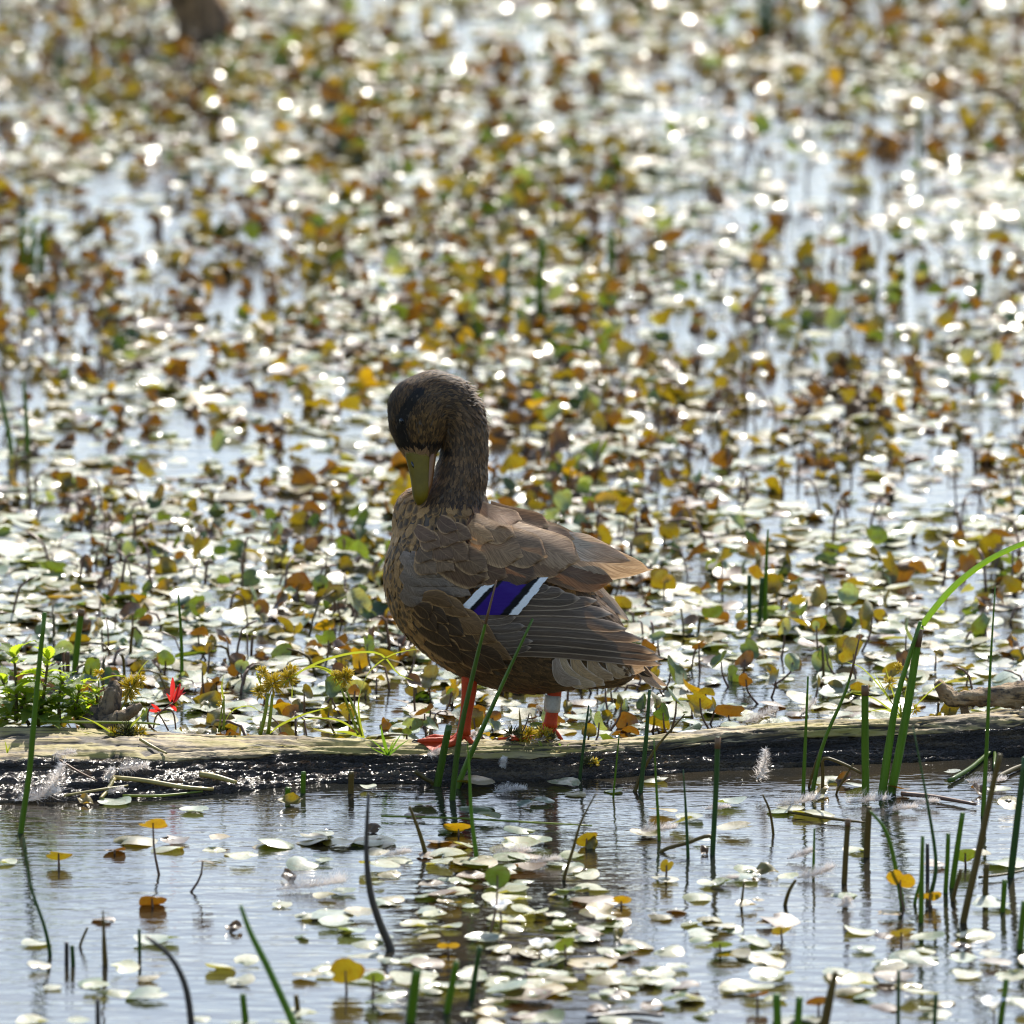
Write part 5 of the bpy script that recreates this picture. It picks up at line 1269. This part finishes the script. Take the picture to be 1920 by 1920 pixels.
# ================================================================== shed down feathers
def down(px, py, L, ang, label, seed, lift=0.0, curl=0.6, onlog=False, tone='down', w=0.42):
    r = np.random.default_rng(seed)
    if onlog:
        p = hitlog(px, py)
    else: p = onwater(px, py, 0.003 + lift * 0)
    Lm = L * K; n = 14; u = np.linspace(0, 1, n)
    th = math.radians(ang) + curl * (u - 0.3)
    step = Lm / (n - 1); X = np.cumsum(np.cos(th)) * step; Zz = np.abs(np.cumsum(np.sin(th)) * step) * (1.0 if lift > 0.003 else 0.45)
    P = np.stack([p[0] + X - X.mean(), p[1] + 0.15 * Lm * np.sin(u * 3), p[2] + lift + Zz], -1)
    v, f = tube(P, np.linspace(0.0007, 0.0002, n), 4); parts = [(v, f)]
    for k in range(420):
        s = r.uniform(0.05, 1); i = min(n - 2, int(s * (n - 1))); q = P[i] + (P[i + 1] - P[i]) * (s * (n - 1) - i); tg = P[i + 1] - P[i]; tg /= np.linalg.norm(tg)
        d = r.normal(0, 1, 3) * np.array([1.0, 0.8, 0.8]); d[2] = abs(d[2]) if p[2] + lift < 0.01 else d[2]; d = d - (d @ tg) * tg; d /= np.linalg.norm(d) + 1e-9
        Lb = Lm * w * r.uniform(0.35, 1.0) * (1.1 - 0.55 * s); e = q + (d * 0.9 + tg * r.uniform(-0.2, 0.7)) * Lb; e[2] = max(e[2], 0.001); mdl = (q + e) / 2 + r.normal(0, 0.13 * Lb, 3)
        sd_ = np.cross(d, tg) * 0.00022 + tg * 0.0001
        vv = np.array([q - sd_, q + sd_, mdl + sd_, mdl - sd_, e]); parts.append((vv, [[0, 1, 2, 3], [3, 2, 4]]))
    v, f = joinparts(parts)
    o = build('down_feather', v, f, M[tone]); tag(o, label, 'feather')
for a_ in [(72, 1502, 95, 12, 'large curled white feather drifting at the log\'s left waterline', 1, 0.0, 1.2), (105, 1500, 70, 50, 'upright wispy white feather beside the large curled one', 2, 0.004, 0.8),
           (1430, 1482, 60, 62, 'white down feather caught upright on a thin twig', 3, 0.010, 0.9), (1495, 1510, 85, 8, 'long pinkish-white feather floating beside the reed feet', 4, 0, 0.9),
           (1628, 1506, 85, 4, 'fluffy white feather with dark end floating under the stout reed stub', 5, 0, 0.5), (1735, 1508, 50, 6, 'soft white fluff beside the reddish floating stem', 6, 0, 0.4),
           (1585, 1700, 50, 30, 'curled ring-shaped white down feather in front of the reeds', 7, 0, 2.6), (1532, 1646, 80, 16, 'cream feather with a turned-up end among the reed reflections', 8, 0, 1.2),
           (1503, 1610, 60, 20, 'small white curved feather by the thin reed', 9, 0, 1.0), (585, 1668, 130, 5, 'large pale feather floating over a dark curled leaf in open water', 10, 0, 0.7),
           (1345, 1518, 45, 6, 'rounded white fluff floating beside the tall dark cut reed', 11, 0, 0.3), (1232, 1560, 70, 6, 'greyish fluff floating by a thin green reed', 12, 0, 0.4),
           (960, 1602, 70, 5, 'pale fluff lying on the leaf patch in front of the duck', 13, 0, 0.3), (1020, 1618, 60, 5, 'pinkish fluff on the dark reflection', 14, 0, 0.5),
           (745, 1605, 50, 10, 'buff fluff at the left edge of the leaf patch', 15, 0, 0.6), (1425, 1362, 70, 14, 'white down caught behind the log near the leaning reeds', 16, 0.004, 0.6),
           (1515, 1352, 45, 40, 'small white down tuft behind the slender straight reed', 17, 0.004, 0.6), (955, 1485, 60, 5, 'pale fluff floating at the log\'s shaded waterline', 18, 0, 0.4),
           (1850, 1470, 70, 6, 'white fluff in the litter at the log\'s right waterline', 19, 0, 0.4), (1690, 1520, 60, 5, 'thin scattered fluff to the right of the reeds', 20, 0, 0.4), (1365, 1650, 40, 6, 'small pink-white fluff below the bent stalk', 21, 0, 0.4)]:
    down(*a_)
for a_ in [(818, 1418, 40, 25, 'grey down feather stuck on the log\'s shaded flank', 31), (885, 1380, 30, 50, 'tiny white down at the duck\'s near foot', 32), (870 + 73, 1440, 35, 70, 'hanging grey down wisp below the drooping clump', 33),
           (120, 1418, 45, 10, 'pale fluff stuck on the log\'s left bark', 34), (250, 1448, 60, 8, 'scattered pale fluff on the wet ledge', 35), (205, 1462, 40, 60, 'fluff caught on the bent straw leaf', 36), (1010, 1392, 35, 20, 'fluff caught under the drooping clump', 37), (215, 1490, 40, 20, 'white fluff between the straw stems', 38)]:
    down(a_[0], a_[1], a_[2], a_[3], a_[4], a_[5], 0.001, 0.5, True)

# ================================================================== small white flowers
def flower(px, py, hpx, r0, label, seed):
    r = np.random.default_rng(seed); B = onwater(px, py); H_ = hpx * K
    t = thing('white_flower', B, label, 'flower')
    v, f = tube(smooth_path([B - (0, 0, 0.01), B + (0.001, 0, H_ / 2), B + (0, 0, H_)], 6), 0.0011, 5); build('stem', v, f, M['stalk'], t)
    c = B + np.array([0, 0, H_]); R_ = r0 * K
    for k in range(3):
        a = k * 2.094 + r.uniform(0, 0.5); d = np.array([math.cos(a), math.sin(a), 0.45]); d /= np.linalg.norm(d)
        P = [c + d * R_ * s + np.array([0, 0, 0.25 * R_ * math.sin(s * 3)]) for s in np.linspace(0, 1, 7)]
        v, f = strip(P, R_ * 0.55 * np.sin(np.pi * np.linspace(0.1, 0.93, 7)) ** 0.6, (-math.sin(a), math.cos(a), 0), -0.3, 5); build('petal', v, f, M['petal'], t)
    v, f = burst(c, 14, R_ * 0.3, 0.0006, seed, 0.8); build('stamens', v, f, M['yolk'], t)
flower(938, 1752, 42, 26, 'white three-petalled flower raised amid the leaf patch', 5)
flower(1010, 1800, 20, 24, 'low white flower beside the raised green leaf', 6)
flower(1030, 1812, 14, 20, 'smallest white flower touching the low white flower', 7)
flower(1862, 1925, 30, 30, 'largest white flower with a yellow centre, apart from the others', 8)

# ================================================================== water drops lying on the leaves
t = NT('water_drop')
fr_ = t.n('Fresnel', IOR=1.36); gl = t.n('BsdfGlossy', Color=(1, 1, 1), Roughness=0.13); tp = t.n('BsdfTransparent')
M['drop'] = t.done(t.n('MixShader', i0=fr_.outputs[0], i1=tp.outputs[0], i2=gl.outputs[0]))
a = np.linspace(0, 2 * np.pi, 8, endpoint=False); DV = [(0, 0, 0.26)]
for q, z in ((0.4, 0.222), (0.75, 0.118), (1.0, -0.02)): DV += [(q * math.cos(k), q * math.sin(k), z) for k in a]
DV = np.array(DV); DF = [[0, 1 + i, 1 + (i + 1) % 8] for i in range(8)]
for k in range(2):
    for i in range(8):
        j = (i + 1) % 8; o0 = 1 + 8 * k; DF += [[o0 + i, o0 + 8 + i, o0 + 8 + j], [o0 + i, o0 + 8 + j, o0 + j]]
DF = np.array(DF)
pick = rng.choice(nfl, min(nfl, 7500), replace=False)
rp = rng.uniform(0, 0.8, len(pick)) ** 0.5 * frad[pick]; ra = rng.uniform(0, 6.283, len(pick))
loc = np.stack([rp * np.cos(ra), rp * np.sin(ra), 0 * rp], -1)
dp = np.einsum('nij,nj->ni', FR[pick], loc) + np.stack([fx, fy, fz], -1)[pick]; dp[:, 2] += 0.0006
dr = rng.uniform(0.0014, 0.0046, len(pick)) * np.where(dp[:, 1] > 2.0, 1.5, 1.0)
sc_ = np.stack([dr, dr * rng.uniform(0.6, 1, len(dr)), dr], -1)
vv = np.einsum('nij,nvj->nvi', FR[pick], DV[None] * sc_[:, None]) + dp[:, None]
o = obj('water_drops', meshdata('water_drops', vv.reshape(-1, 3), (DF[None] + (np.arange(len(pick)) * len(DV))[:, None, None]).reshape(-1, 3), M['drop']))
tag(o, 'glistening water drops scattered over the floating leaves', 'water drops', kind='stuff')
